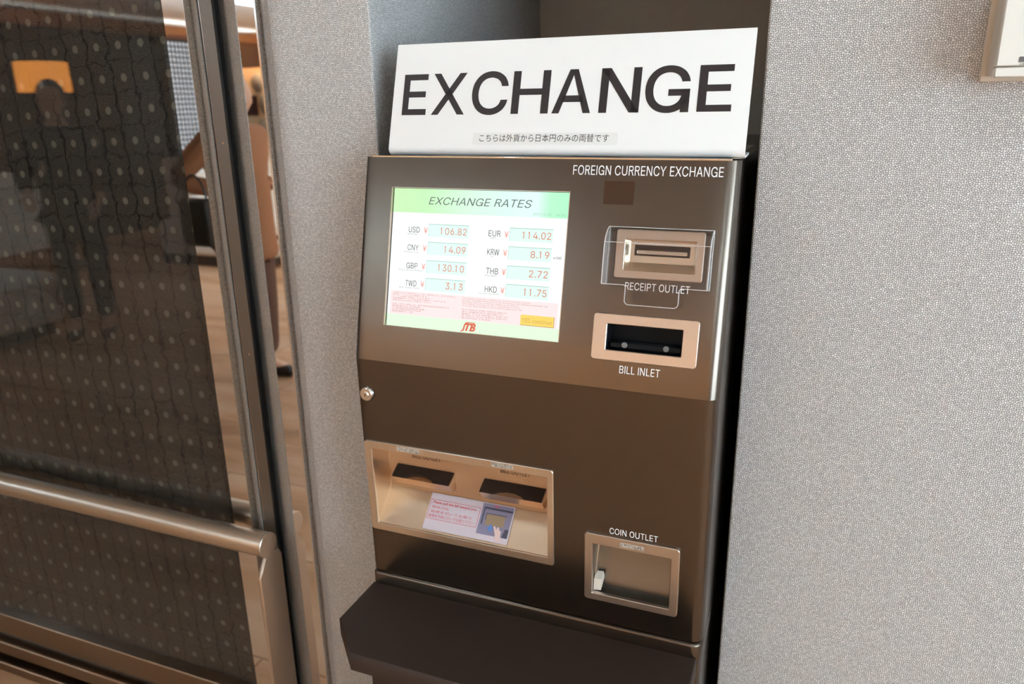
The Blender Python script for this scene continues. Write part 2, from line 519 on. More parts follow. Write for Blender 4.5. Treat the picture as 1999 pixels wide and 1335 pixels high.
# letterforms of a plain grotesque (thousandths of an em): advance | points | faces
GLYPHS = {'R': {
    'A': '480|16,0 201,509 276,509 463,0 395,0 287,302 280,323 272,346 264,372 255,402 244,438 232,478 245,478 233,437 222,402 213,371 204,345 197,322 191,302 85,0 110,142 110,199 370,199 370,142|0,1,11 11,1,2 11,2,12 12,2,3 0,11,13 13,11,10 13,12,10 10,12,3 9,10,3 0,13,14 8,9,3 0,14,15 7,8,3 0,15,16 6,7,3 0,16,17 5,6,3 0,17,18 0,18,19 4,5,3 20,21,22 20,22,23',
    'B': '456|60,0 60,509 241,509 274,507 304,501 329,491 350,477 367,461 381,442 390,421 396,398 398,374 397,353 393,336 387,320 378,307 368,295 356,286 343,278 329,272 315,267 315,262 331,260 347,254 363,245 378,234 391,220 402,203 411,184 416,161 418,136 416,111 410,88 400,67 386,48 368,31 344,18 317,8 284,2 247,0 125,57 245,57 281,60 309,67 330,80 344,96 353,115 355,137 354,153 350,169 342,184 333,197 320,209 306,218 289,225 269,229 248,231 125,231 125,285 238,285 256,287 273,290 288,296 302,304 314,314 323,326 330,340 335,355 336,372 333,393 326,412 313,429 294,442 270,449 240,452 125,452|0,1,75 75,1,2 75,2,3 75,3,4 75,4,5 75,5,6 75,6,7 75,7,74 74,7,8 0,75,58 73,74,8 72,73,8 72,8,9 71,72,9 70,71,9 70,9,10 69,70,10 69,10,11 68,69,11 68,11,12 67,68,12 66,67,12 66,12,13 65,66,13 65,13,14 64,65,14 64,14,15 63,64,15 63,15,16 62,63,16 61,62,16 61,16,17 60,61,17 59,60,17 59,17,18 0,58,57 57,58,59 57,59,18 57,18,19 57,19,20 57,20,21 57,21,22 57,22,23 57,23,24 57,24,25 57,25,56 56,25,55 55,25,26 0,57,40 54,55,26 53,54,26 53,26,27 52,53,27 51,52,27 51,27,28 50,51,28 49,50,28 49,28,29 48,49,29 48,29,30 47,48,30 46,47,30 46,30,31 45,46,31 45,31,32 44,45,32 44,32,33 43,44,33 42,43,33 42,33,34 41,42,34 0,40,41 0,41,34 0,34,35 0,35,36 0,36,37 0,37,38 0,38,39',
    'C': '510|267,-7 225,-3 186,7 150,25 119,49 92,79 70,115 53,157 44,203 40,254 44,305 53,352 70,393 92,429 119,459 150,484 186,501 225,512 267,516 293,514 317,511 340,504 362,496 383,485 402,471 419,456 435,438 448,418 459,397 467,373 473,348 408,348 404,365 397,380 389,395 380,407 369,418 357,428 344,437 330,444 315,449 300,453 284,455 267,456 237,453 209,445 184,432 161,414 141,391 125,364 113,332 106,295 103,254 106,213 113,177 125,145 141,117 161,94 184,76 210,63 237,56 267,53 284,54 300,56 315,60 330,65 344,72 357,81 369,90 380,102 389,114 397,128 404,144 408,160 473,160 467,135 459,112 448,91 435,71 420,53 402,38 383,24 363,13 341,5 317,-2 293,-6|17,18,19 17,19,20 16,17,20 16,20,21 16,21,22 15,16,22 15,22,23 15,23,24 14,15,24 14,24,25 13,14,44 44,14,43 43,14,25 42,43,25 42,25,26 41,42,26 13,44,45 40,41,26 39,40,26 13,45,46 38,39,26 38,26,27 37,38,27 13,46,47 12,13,47 36,37,27 35,36,27 35,27,28 12,47,48 34,35,28 34,28,29 33,34,29 11,12,48 11,48,49 32,33,29 32,29,30 31,32,30 11,49,50 10,11,50 10,50,51 9,10,51 9,51,52 8,9,52 8,52,53 8,53,54 7,8,54 7,54,55 72,73,74 72,74,75 6,7,55 6,55,56 71,72,75 71,75,76 70,71,76 6,56,57 5,6,57 69,70,76 69,76,77 68,69,77 5,57,58 68,77,78 67,68,78 66,67,78 4,5,58 4,58,59 65,66,78 65,78,79 64,65,79 4,59,60 63,64,79 62,63,79 4,60,61 61,62,79 61,79,80 4,61,80 3,4,80 3,80,81 2,3,81 2,81,82 2,82,83 1,2,83 1,83,84 1,84,85 0,1,85',
    'D': '502|219,0 96,0 96,57 215,57 254,60 288,68 318,81 343,99 363,122 379,149 390,181 397,216 399,255 397,294 390,329 379,361 364,388 344,410 320,428 291,441 258,449 221,452 93,452 93,509 225,509 273,505 315,495 353,478 385,455 412,426 433,391 449,351 458,306 462,255 458,205 449,159 433,119 411,83 384,54 351,31 312,14 268,3 125,509 125,0 60,0 60,509|22,23,24 22,24,25 22,25,26 22,26,27 22,27,28 22,28,21 21,28,20 20,28,29 19,20,29 18,19,29 17,18,29 17,29,30 16,17,30 16,30,31 15,16,31 14,15,31 14,31,32 13,14,32 13,32,33 12,13,33 11,12,33 11,33,34 10,11,34 10,34,35 9,10,35 9,35,36 8,9,36 7,8,36 7,36,37 6,7,37 6,37,38 5,6,38 4,5,38 3,4,38 1,2,3 1,3,38 1,38,39 1,39,40 1,40,41 1,41,0 44,45,42 44,42,43',
    'E': '419|60,0 60,509 372,509 372,452 125,452 125,286 355,286 355,229 125,229 125,57 375,57 375,0|0,1,4 4,1,2 4,2,3 0,4,5 0,5,8 8,5,6 8,6,7 0,8,9 0,9,10 0,10,11',
    'F': '410|60,0 60,509 369,509 369,452 125,452 125,278 346,278 346,221 125,221 125,0|0,1,4 4,1,2 4,2,3 0,4,5 0,5,8 8,5,6 8,6,7 0,8,9',
    'G': '520|267,-7 225,-3 186,7 150,25 119,49 92,79 70,115 53,157 44,203 40,254 44,305 53,352 70,393 92,429 119,459 150,484 186,501 225,512 267,516 293,514 317,511 340,504 362,496 383,485 402,471 419,456 435,438 448,418 459,397 467,373 473,348 408,348 404,365 397,380 389,395 380,407 369,418 357,428 344,437 330,444 315,449 300,453 284,455 267,456 237,453 209,445 184,432 161,414 141,391 125,364 113,332 106,295 103,254 106,213 113,177 125,145 141,117 161,94 184,76 210,63 237,56 267,53 284,54 300,56 315,60 330,65 344,72 357,81 369,90 380,102 389,114 397,128 404,144 408,160 473,160 467,135 459,112 448,91 435,71 420,53 402,38 383,24 363,13 341,5 317,-2 293,-6 412,0 477,0 477,254 412,254 268,198 477,198 477,254 268,254|17,18,19 17,19,20 16,17,20 16,20,21 16,21,22 15,16,22 15,22,23 15,23,24 14,15,24 14,24,25 13,14,44 44,14,43 43,14,25 42,43,25 42,25,26 41,42,26 13,44,45 40,41,26 39,40,26 13,45,46 38,39,26 38,26,27 37,38,27 13,46,47 12,13,47 36,37,27 35,36,27 35,27,28 12,47,48 34,35,28 34,28,29 33,34,29 11,12,48 11,48,49 32,33,29 32,29,30 31,32,30 11,49,50 10,11,50 10,50,51 9,10,51 9,51,52 8,9,52 8,52,53 8,53,54 7,8,54 7,54,55 72,73,74 72,74,75 6,7,55 6,55,56 71,72,75 71,75,76 70,71,76 6,56,57 5,6,57 69,70,76 69,76,77 68,69,77 5,57,58 68,77,78 67,68,78 66,67,78 4,5,58 4,58,59 65,66,78 65,78,79 64,65,79 4,59,60 63,64,79 62,63,79 4,60,61 61,62,79 61,79,80 4,61,80 3,4,80 3,80,81 2,3,81 2,81,82 2,82,83 1,2,83 1,83,84 1,84,85 0,1,85 86,87,88 86,88,89 90,91,92 90,92,93',
    'H': '517|60,0 60,509 125,509 125,289 392,289 392,509 457,509 457,0 392,0 392,232 125,232 125,0|0,1,2 0,2,3 4,5,6 4,6,7 0,3,10 10,3,4 10,4,9 9,4,7 0,10,11 8,9,7',
    'I': '180|58,0 122,0 122,509 58,509|0,1,2 0,2,3',
    'K': '467|104,145 104,216 116,231 128,246 139,261 151,275 162,289 174,303 187,317 199,331 212,344 364,509 448,509 231,276 228,276 60,0 60,509 125,509 125,334 124,225 125,193 125,0 372,0 188,259 228,309 449,0|10,11,12 10,12,13 9,10,13 8,9,13 7,8,13 6,7,13 5,6,14 14,6,13 5,14,0 4,5,0 3,4,0 2,3,0 1,2,0 15,16,17 15,17,18 15,18,19 15,19,20 15,20,21 23,24,25 22,23,25',
    'L': '393|60,0 60,509 125,509 125,57 361,57 361,0|0,1,2 0,2,3 0,3,4 0,4,5',
    'N': '523|60,0 125,0 125,509 60,509 398,0 463,0 463,509 398,509 60,509 137,509 463,0 386,0|0,1,2 0,2,3 4,5,6 4,6,7 8,9,10 8,10,11',
    'O': '533|267,-7 225,-3 186,7 150,25 119,49 92,79 70,115 53,157 44,203 40,254 44,305 53,352 70,393 92,429 119,459 150,484 186,501 225,512 267,516 309,512 348,501 384,484 415,459 442,429 464,393 480,352 490,305 493,254 490,203 480,157 464,115 442,79 415,49 384,25 348,7 309,-3 267,53 296,55 324,63 349,76 372,94 392,116 408,144 420,176 428,213 430,254 428,295 420,332 408,365 392,392 372,415 349,433 324,446 296,453 267,456 237,453 210,445 184,433 161,415 142,392 125,364 113,332 106,295 103,254 106,213 113,176 125,144 142,117 161,94 184,76 210,63 237,55|17,18,19 16,17,19 16,19,20 15,16,20 15,20,21 14,15,21 14,21,22 13,14,55 55,14,54 54,14,22 54,22,53 53,22,23 52,53,23 13,55,56 51,52,23 13,56,57 50,51,23 13,57,58 50,23,24 12,13,58 49,50,24 12,58,59 11,12,59 49,24,25 48,49,25 11,59,60 47,48,25 11,60,61 10,11,61 47,25,26 46,47,26 10,61,62 9,10,62 46,26,27 45,46,27 9,62,63 8,9,63 8,63,64 44,45,27 44,27,28 8,64,65 43,44,28 7,8,65 43,28,29 7,65,66 42,43,29 6,7,66 42,29,30 6,66,67 41,42,30 6,67,68 40,41,30 5,6,68 40,30,31 5,68,69 39,40,31 4,5,69 39,31,32 4,69,70 38,39,32 4,70,71 37,38,32 4,71,36 36,37,32 4,36,32 4,32,33 3,4,33 2,3,33 2,33,34 1,2,34 1,34,35 0,1,35',
    'P': '445|60,0 125,0 125,509 60,509 110,509 275,509 275,451 110,451 275,509 306,505 294,449 275,451 306,505 336,494 313,442 294,449 336,494 362,476 329,430 313,442 362,476 384,452 343,416 329,430 384,452 401,423 353,398 343,416 401,423 411,391 359,378 353,398 411,391 415,357 361,357 359,378 415,357 411,323 359,336 361,357 411,323 401,291 353,316 359,336 401,291 384,262 343,298 353,316 384,262 362,238 329,284 343,298 362,238 336,220 313,272 329,284 336,220 306,209 294,265 313,272 306,209 275,205 275,263 294,265 275,205 110,205 110,263 275,263|0,1,2 0,2,3 4,5,6 4,6,7 8,9,10 8,10,11 12,13,14 12,14,15 16,17,18 16,18,19 20,21,22 20,22,23 24,25,26 24,26,27 28,29,30 28,30,31 32,33,34 32,34,35 36,37,38 36,38,39 40,41,42 40,42,43 44,45,46 44,46,47 48,49,50 48,50,51 52,53,54 52,54,55 56,57,58 56,58,59 60,61,62 60,62,63 64,65,66 64,66,67',
    'R': '449|60,0 125,0 125,509 60,509 110,509 275,509 275,451 110,451 275,509 303,506 291,449 275,451 303,506 330,495 307,443 291,449 330,495 354,479 321,433 307,443 354,479 375,457 333,421 321,433 375,457 390,431 342,405 333,421 390,431 399,401 347,388 342,405 399,401 402,370 349,370 347,388 402,370 399,340 347,353 349,370 399,340 390,310 342,336 347,353 390,310 375,284 333,320 342,336 375,284 354,262 321,308 333,320 354,262 330,246 307,298 321,308 330,246 303,235 291,292 307,298 303,235 275,232 275,290 291,292 275,232 110,232 110,290 275,290 235,245 305,245 430,0 355,0|0,1,2 0,2,3 4,5,6 4,6,7 8,9,10 8,10,11 12,13,14 12,14,15 16,17,18 16,18,19 20,21,22 20,22,23 24,25,26 24,26,27 28,29,30 28,30,31 32,33,34 32,34,35 36,37,38 36,38,39 40,41,42 40,42,43 44,45,46 44,46,47 48,49,50 48,50,51 52,53,54 52,54,55 56,57,58 56,58,59 60,61,62 60,62,63 64,65,66 64,66,67 68,69,70 68,70,71',
    'S': '447|224,-9 188,-7 156,-1 128,9 102,23 81,40 64,60 51,83 42,109 38,137 104,137 108,118 114,102 123,88 136,76 150,66 166,59 185,53 204,50 224,49 246,50 267,54 286,60 303,69 317,79 329,92 338,106 344,122 346,139 344,154 340,168 332,179 322,189 310,197 296,205 280,211 263,217 245,222 184,239 145,253 112,269 86,289 67,313 56,341 52,372 54,400 62,425 75,448 92,468 113,484 138,498 165,508 195,514 227,516 259,514 289,508 316,498 340,484 360,468 377,449 390,427 398,403 401,378 337,378 332,402 320,421 302,437 280,449 254,456 225,459 204,457 185,454 167,448 152,440 139,430 129,418 121,405 117,391 115,376 117,359 122,345 131,334 142,324 155,315 169,308 184,302 198,297 212,293 264,279 279,275 295,270 312,264 328,256 344,248 359,238 372,226 384,213 395,198 402,180 407,161 408,139 406,112 399,87 386,64 370,43 349,25 323,11 294,0 261,-7|52,53,54 51,52,54 51,54,55 50,51,55 50,55,56 49,50,56 49,56,57 48,49,57 48,57,58 48,58,59 47,48,70 70,48,69 69,48,59 68,69,59 47,70,71 67,68,59 47,71,72 66,67,59 66,59,60 46,47,72 46,72,73 46,73,74 65,66,60 46,74,75 65,60,61 45,46,75 64,65,61 45,75,76 45,76,77 64,61,62 63,64,62 44,45,77 44,77,78 44,78,79 43,44,79 43,79,80 43,80,81 42,43,81 42,81,82 42,82,83 42,83,84 41,42,84 41,84,85 41,85,86 41,86,87 41,87,88 40,41,88 40,88,89 40,89,90 40,90,91 39,40,91 39,91,92 39,92,93 38,39,93 38,93,94 37,38,94 37,94,95 37,95,96 36,37,96 35,36,96 35,96,97 34,35,97 33,34,97 33,97,98 32,33,98 31,32,98 31,98,99 30,31,99 29,30,99 29,99,100 28,29,100 27,28,100 27,100,101 8,9,10 8,10,11 26,27,101 8,11,12 26,101,102 7,8,12 25,26,102 7,12,13 24,25,102 7,13,14 24,102,103 6,7,14 23,24,103 6,14,15 22,23,103 6,15,16 22,103,104 21,22,104 5,6,16 5,16,17 20,21,104 5,17,18 19,20,104 5,18,19 5,19,104 5,104,105 4,5,105 4,105,106 3,4,106 3,106,107 2,3,107 2,107,108 1,2,108 1,108,0',
    'T': '449|32,452 32,509 417,509 417,452 257,452 257,0 193,0 193,452|0,1,2 0,2,3 7,0,3 6,7,4 4,7,3 6,4,5',
    'U': '517|259,-8 220,-6 186,2 154,15 126,33 103,55 85,80 71,108 63,140 60,173 60,509 124,509 124,178 126,155 132,133 141,113 153,95 169,80 187,68 208,59 232,53 259,52 285,53 309,59 331,68 349,80 364,95 377,113 385,133 391,155 393,178 393,509 457,509 457,173 454,140 446,108 433,80 414,55 391,33 363,15 332,2 297,-6|9,10,11 9,11,12 30,31,32 30,32,33 9,12,13 29,30,33 8,9,13 29,33,34 8,13,14 28,29,34 7,8,14 28,34,35 27,28,35 7,14,15 7,15,16 26,27,35 6,7,16 26,35,36 6,16,17 25,26,36 6,17,18 24,25,36 5,6,18 24,36,37 5,18,19 23,24,37 5,19,20 22,23,37 22,37,38 4,5,20 4,20,21 21,22,38 4,21,38 4,38,39 3,4,39 2,3,39 2,39,40 1,2,40 1,40,41 0,1,41',
    'W': '686|16,509 86,509 228,0 157,0 308,509 378,509 228,0 157,0 308,509 378,509 529,0 458,0 600,509 670,509 529,0 458,0|0,1,2 0,2,3 4,5,6 4,6,7 8,9,10 8,10,11 12,13,14 12,14,15',
    'X': '474|18,0 95,0 456,509 379,509 18,509 95,509 456,0 379,0|0,1,2 0,2,3 4,5,6 4,6,7',
    'Y': '456|196,0 260,0 260,240 196,240 5,509 78,509 260,230 196,230 378,509 451,509 260,230 196,230|0,1,2 0,2,3 4,5,6 4,6,7 8,9,10 8,10,11',
    '0': '453|227,-7 191,-3 158,7 130,24 105,48 85,77 69,113 57,155 50,202 48,254 50,306 57,353 69,395 85,431 106,461 130,484 159,502 191,512 227,516 262,512 295,502 323,484 348,461 368,431 384,395 396,353 403,306 405,254 403,202 396,155 384,113 368,77 348,48 323,24 295,7 263,-3 227,50 250,52 271,60 290,74 306,92 320,116 330,144 338,176 342,213 344,254 342,295 338,332 330,365 320,393 306,416 290,435 271,449 250,457 227,460 203,457 182,449 163,435 147,416 134,393 123,365 115,332 111,295 109,254 111,213 115,176 123,144 134,116 147,92 163,74 182,60 203,52|17,18,19 16,17,19 16,19,20 15,16,20 15,20,21 14,15,21 14,21,22 13,14,55 55,14,54 54,14,22 54,22,53 53,22,23 13,55,56 52,53,23 13,56,57 51,52,23 13,57,58 50,51,23 12,13,58 50,23,24 12,58,59 49,50,24 11,12,59 49,24,25 11,59,60 48,49,25 11,60,61 47,48,25 10,11,61 47,25,26 10,61,62 46,47,26 9,10,62 46,26,27 9,62,63 45,46,27 8,9,63 8,63,64 44,45,27 44,27,28 8,64,65 43,44,28 7,8,65 43,28,29 7,65,66 42,43,29 6,7,66 42,29,30 6,66,67 41,42,30 6,67,68 40,41,30 5,6,68 40,30,31 5,68,69 39,40,31 4,5,69 39,31,32 4,69,70 38,39,32 4,70,71 37,38,32 4,71,36 36,37,32 4,36,32 3,4,32 3,32,33 2,3,33 2,33,34 1,2,34 1,34,35 0,1,35',
    '1': '453|150,0 212,0 212,509 150,509 150,509 165,509 150,430 60,390|0,1,2 0,2,3 4,5,6 4,6,7',
    '2': '453|64,0 64,47 234,229 252,248 268,266 282,282 294,298 303,312 311,327 316,341 319,356 320,371 319,389 315,405 308,419 298,431 287,441 273,449 258,455 241,458 224,460 205,458 188,454 172,447 159,438 148,427 139,413 132,398 128,381 127,362 66,362 68,391 75,418 86,442 102,464 121,482 143,496 168,507 196,513 225,516 254,513 281,507 306,497 328,482 346,465 361,445 372,423 379,398 381,372 380,354 377,336 371,318 363,299 351,280 336,259 317,235 294,209 267,180 153,60 153,57 389,57 389,0|38,39,40 38,40,41 37,38,41 37,41,42 36,37,42 36,42,43 35,36,43 35,43,44 34,35,44 34,44,20 20,44,19 19,44,45 33,34,21 21,34,20 18,19,45 33,21,22 17,18,45 33,22,23 16,17,45 33,23,24 16,45,46 32,33,24 15,16,46 32,24,25 14,15,46 32,25,26 14,46,47 13,14,47 31,32,26 31,26,27 12,13,47 12,47,48 31,27,28 30,31,28 11,12,48 30,28,29 11,48,49 10,11,49 9,10,49 9,49,50 8,9,50 8,50,51 7,8,51 7,51,52 6,7,52 6,52,53 5,6,53 4,5,53 4,53,54 3,4,54 3,54,55 2,3,55 2,55,56 1,2,56 1,56,57 1,57,58 1,58,59 1,59,60 1,60,61 0,1,61',
    '3': '453|218,-7 188,-5 159,1 133,10 108,22 88,38 70,57 57,79 48,104 44,132 109,132 112,115 118,100 126,87 137,76 150,66 165,59 182,54 200,51 219,50 239,51 258,55 275,61 291,69 304,80 315,93 323,108 328,125 329,145 328,163 323,180 316,196 306,211 292,223 275,234 254,241 229,246 201,248 157,248 157,299 288,448 288,452 70,452 70,509 372,509 372,461 211,278 211,289 247,290 279,286 308,276 333,262 354,244 371,222 383,198 391,173 393,145 390,116 383,90 370,66 354,45 333,27 309,12 281,2 251,-5|42,43,44 42,44,45 42,45,41 41,45,40 40,45,46 39,40,47 47,40,46 38,39,47 47,48,49 38,47,49 38,49,50 38,50,51 38,51,37 37,51,52 36,37,52 35,36,52 35,52,53 34,35,53 33,34,53 32,33,53 32,53,54 31,32,54 31,54,55 30,31,55 29,30,55 29,55,56 28,29,56 27,28,56 27,56,57 8,9,10 8,10,11 26,27,57 26,57,58 8,11,12 25,26,58 7,8,12 7,12,13 24,25,58 24,58,59 7,13,14 23,24,59 6,7,14 6,14,15 22,23,59 6,15,16 22,59,60 21,22,60 6,16,17 5,6,17 20,21,60 5,17,18 19,20,60 5,18,19 5,19,60 5,60,61 4,5,61 4,61,62 3,4,62 3,62,63 2,3,63 2,63,64 1,2,64 1,64,0',
    '4': '453|40,105 40,158 247,509 311,509 109,166 109,163 413,163 413,105 282,0 282,121 282,146 282,318 343,318 343,0|1,2,3 1,3,4 1,4,5 1,5,6 1,6,7 0,1,7 10,11,12 10,12,13 9,10,13 8,9,13',
    '5': '453|221,-7 192,-5 165,1 140,11 118,25 99,41 83,60 71,82 63,105 60,130 122,130 125,115 130,102 138,89 148,78 160,68 173,60 188,54 204,51 221,50 241,51 259,56 276,64 291,75 304,89 314,104 322,122 326,141 328,162 326,183 321,203 314,221 303,237 290,251 275,262 257,270 238,275 218,277 201,276 184,273 167,268 152,262 139,255 128,246 67,253 96,509 366,509 366,452 151,452 134,301 136,301 148,311 162,318 178,325 194,330 212,333 229,334 252,332 274,328 294,321 313,311 330,299 345,285 358,269 370,251 379,231 386,210 390,187 391,163 388,132 381,102 369,76 352,52 332,32 309,15 282,3 253,-4|44,45,48 48,45,46 48,46,47 44,48,49 55,56,57 54,55,57 54,57,58 53,54,58 53,58,59 52,53,59 52,59,60 51,52,60 51,60,61 50,51,61 44,49,50 44,50,61 44,61,39 39,61,38 38,61,62 38,62,37 37,62,63 36,37,63 35,36,63 44,39,40 34,35,63 34,63,64 44,40,41 44,41,42 33,34,64 44,42,43 33,64,65 32,33,65 31,32,65 31,65,66 30,31,66 30,66,67 29,30,67 29,67,68 28,29,68 28,68,69 27,28,69 26,27,69 26,69,70 8,9,10 8,10,11 25,26,70 8,11,12 7,8,12 24,25,70 24,70,71 7,12,13 7,13,14 23,24,71 6,7,14 6,14,15 23,71,72 22,23,72 6,15,16 21,22,72 6,16,17 5,6,17 20,21,72 5,17,18 20,72,73 19,20,73 5,18,19 5,19,73 4,5,73 4,73,74 3,4,74 3,74,75 2,3,75 2,75,76 1,2,76 1,76,0',
    '6': '453|226,-7 196,-4 168,3 142,15 119,31 100,51 84,74 73,101 66,130 64,162 65,187 71,212 80,239 93,268 112,302 137,340 252,509 322,509 151,261 145,261 151,270 157,279 165,288 174,295 184,302 196,307 208,311 221,313 235,314 265,312 291,305 316,295 337,280 355,262 370,240 380,215 387,187 389,157 387,127 379,98 368,73 352,50 333,30 310,14 284,3 257,-4 226,48 245,50 263,55 279,63 293,73 304,86 314,101 322,119 326,137 327,157 326,178 322,196 314,213 304,228 293,241 279,251 263,259 245,264 226,265 207,264 190,259 174,252 160,241 148,229 138,214 131,197 126,179 125,158 126,138 131,119 138,102 148,86 160,73 174,63 190,55 207,50|15,16,17 15,17,23 23,17,18 14,15,23 27,28,29 26,27,29 26,29,30 25,26,30 24,25,30 24,30,31 13,14,23 23,24,31 13,23,22 18,23,31 18,31,32 13,22,21 18,32,64 64,32,33 13,21,20 13,20,19 12,13,19 18,64,65 63,64,33 18,65,66 62,63,33 62,33,34 12,19,18 12,18,66 12,66,67 61,62,34 12,67,68 60,61,34 12,68,69 59,60,34 59,34,35 11,12,69 11,69,70 58,59,35 58,35,36 11,70,71 57,58,36 10,11,71 10,71,72 56,57,36 56,36,37 9,10,72 9,72,73 55,56,37 8,9,73 8,73,74 54,55,37 54,37,38 8,74,75 53,54,38 7,8,75 53,38,39 7,75,76 52,53,39 7,76,77 51,52,39 6,7,77 51,39,40 6,77,78 50,51,40 5,6,78 5,78,79 49,50,40 49,40,41 5,79,80 48,49,41 5,80,81 47,48,41 4,5,81 4,81,46 46,47,41 46,41,42 4,46,42 3,4,42 3,42,43 2,3,43 2,43,44 1,2,44 1,44,45 0,1,45',
    '7': '453|97,0 323,448 323,452 62,452 62,509 391,509 391,449 165,0|3,4,5 3,5,2 2,5,6 1,2,6 1,6,7 0,1,7',
    '8': '453|226,-7 193,-5 163,1 136,11 111,25 91,42 74,62 62,84 54,109 52,135 53,156 58,176 65,195 75,212 87,228 101,241 117,252 134,260 153,265 153,267 129,276 109,289 93,308 80,330 73,354 70,380 73,405 79,429 90,450 106,469 124,485 146,498 170,508 197,514 226,516 255,514 282,508 306,498 328,485 346,469 361,450 373,429 379,405 382,380 379,354 372,330 359,308 343,289 323,276 300,267 300,265 319,260 335,252 351,241 365,228 377,212 387,195 395,176 399,156 401,135 398,109 391,84 378,62 362,42 341,25 317,11 289,1 259,-5 226,49 248,50 267,54 285,60 300,69 313,79 323,91 331,106 335,121 337,139 335,157 330,173 322,189 312,202 298,213 283,223 265,230 247,234 226,235 206,234 187,230 169,223 154,213 140,202 130,189 122,173 117,157 115,139 117,121 121,106 129,91 139,79 152,69 167,60 185,54 205,50 226,290 244,291 260,294 274,300 287,308 298,318 307,330 314,344 318,359 319,376 318,392 314,407 308,420 299,432 288,442 275,449 260,455 244,459 226,460 208,459 192,455 177,449 164,442 153,432 145,420 138,407 134,392 133,376 134,359 138,344 145,330 154,318 165,308 178,300 193,294 209,291|33,34,35 32,33,35 32,35,36 31,32,36 31,36,37 30,31,37 30,37,38 29,30,38 29,38,39 28,29,123 123,29,39 123,39,122 122,39,121 121,39,40 28,123,124 120,121,40 28,124,125 119,120,40 27,28,125 119,40,41 27,125,126 118,119,41 117,118,41 27,126,127 116,117,41 27,127,128 26,27,128 116,41,42 26,128,129 115,116,42 26,129,130 114,115,42 25,26,130 114,42,43 25,130,131 113,114,43 24,25,131 113,43,44 24,131,132 112,113,44 24,132,133 111,112,44 111,44,45 23,24,133 23,133,134 110,111,45 23,134,135 109,110,45 109,45,46 22,23,135 22,135,136 108,109,46 22,136,137 107,108,46 107,46,47 21,22,137 21,137,138 106,107,47 21,138,139 105,106,47 21,139,104 104,105,47 21,104,47 21,47,48 20,21,48 20,48,49 19,20,49 18,19,49 18,49,50 17,18,50 17,50,51 16,17,51 16,51,52 16,52,53 15,16,53 14,15,86 86,15,53 86,53,54 14,86,87 85,86,54 84,85,54 14,87,88 83,84,54 14,88,89 13,14,89 83,54,55 13,89,90 82,83,55 13,90,91 81,82,55 12,13,91 81,55,56 12,91,92 80,81,56 11,12,92 80,56,57 11,92,93 79,80,57 79,57,58 10,11,93 10,93,94 78,79,58 10,94,95 77,78,58 77,58,59 9,10,95 9,95,96 76,77,59 8,9,96 76,59,60 8,96,97 75,76,60 75,60,61 7,8,97 7,97,98 74,75,61 7,98,99 73,74,61 6,7,99 73,61,62 6,99,100 72,73,62 6,100,101 71,72,62 5,6,101 71,62,63 5,101,102 70,71,63 69,70,63 5,102,103 68,69,63 5,103,68 5,68,63 5,63,64 4,5,64 4,64,65 3,4,65 2,3,65 2,65,66 1,2,66 1,66,67 0,1,67',
    '9': '453|226,516 256,513 285,506 310,494 333,478 352,458 368,434 380,408 387,378 389,347 387,322 382,296 373,270 359,240 340,207 315,168 200,0 130,0 301,248 307,248 302,238 295,229 287,221 278,214 268,207 257,202 245,198 232,195 218,195 188,197 161,203 137,214 116,229 98,247 83,269 72,294 66,321 64,352 66,382 73,411 85,436 101,459 120,479 143,494 168,506 196,513 226,460 207,459 190,454 174,446 160,435 148,423 138,407 131,390 127,372 125,352 127,331 131,313 138,295 148,280 160,268 174,257 190,250 207,245 226,243 245,245 263,249 279,257 293,267 305,280 314,295 322,312 326,330 327,350 326,371 322,390 314,407 305,422 293,435 279,446 263,454 245,459|45,0,1 44,45,1 44,1,2 43,44,2 43,2,3 42,43,3 42,3,4 41,42,4 41,4,46 46,4,5 41,46,47 81,46,5 40,41,47 40,47,48 80,81,5 80,5,6 40,48,49 79,80,6 40,49,50 78,79,6 39,40,50 39,50,51 77,78,6 77,6,7 39,51,52 76,77,7 38,39,52 76,7,8 38,52,53 75,76,8 38,53,54 74,75,8 37,38,54 74,8,9 37,54,55 73,74,9 36,37,55 36,55,56 72,73,9 72,9,10 36,56,57 71,72,10 71,10,11 35,36,57 35,57,58 70,71,11 70,11,12 35,58,59 69,70,12 34,35,59 34,59,60 68,69,12 68,12,13 33,34,60 33,60,61 67,68,13 33,61,62 66,67,19 19,67,13 33,62,63 65,66,18 18,66,19 65,18,24 24,18,17 20,19,13 32,33,63 32,63,64 64,65,24 32,64,24 20,13,14 21,20,14 22,21,14 31,32,24 23,22,14 30,31,24 24,23,14 30,24,25 17,24,14 17,14,15 29,30,25 29,25,26 29,26,27 28,29,27 17,15,16',
    '.': '188|95,-4 83,-3 73,1 63,9 55,18 51,29 50,41 51,53 55,64 63,73 73,81 83,85 95,87 107,85 118,81 128,73 135,64 140,53 141,41 140,29 135,18 128,9 118,1 107,-3|11,12,13 10,11,13 10,13,14 9,10,14 9,14,15 8,9,15 8,15,16 7,8,16 7,16,17 7,17,18 6,7,18 5,6,18 5,18,19 4,5,19 4,19,20 4,20,21 3,4,21 2,3,21 2,21,22 1,2,22 1,22,23 0,1,23',
    '\u00a5': '382|80,509 208,227 159,205 9,509 173,227 302,509 374,509 223,205 223,267 223,0 159,0 159,267 334,254 334,208 48,208 48,254 334,156 334,109 48,109 48,156|2,3,0 2,0,1 4,5,6 4,6,7 10,11,8 10,8,9 14,15,12 14,12,13 18,19,16 18,16,17',
}, 'B': {
    'E': '419|50,-10 50,519 382,519 382,442 135,442 135,296 365,296 365,219 135,219 135,67 385,67 385,-10|0,1,4 4,1,2 4,2,3 0,4,5 0,5,8 8,5,6 8,6,7 0,8,9 0,9,10 0,10,11',
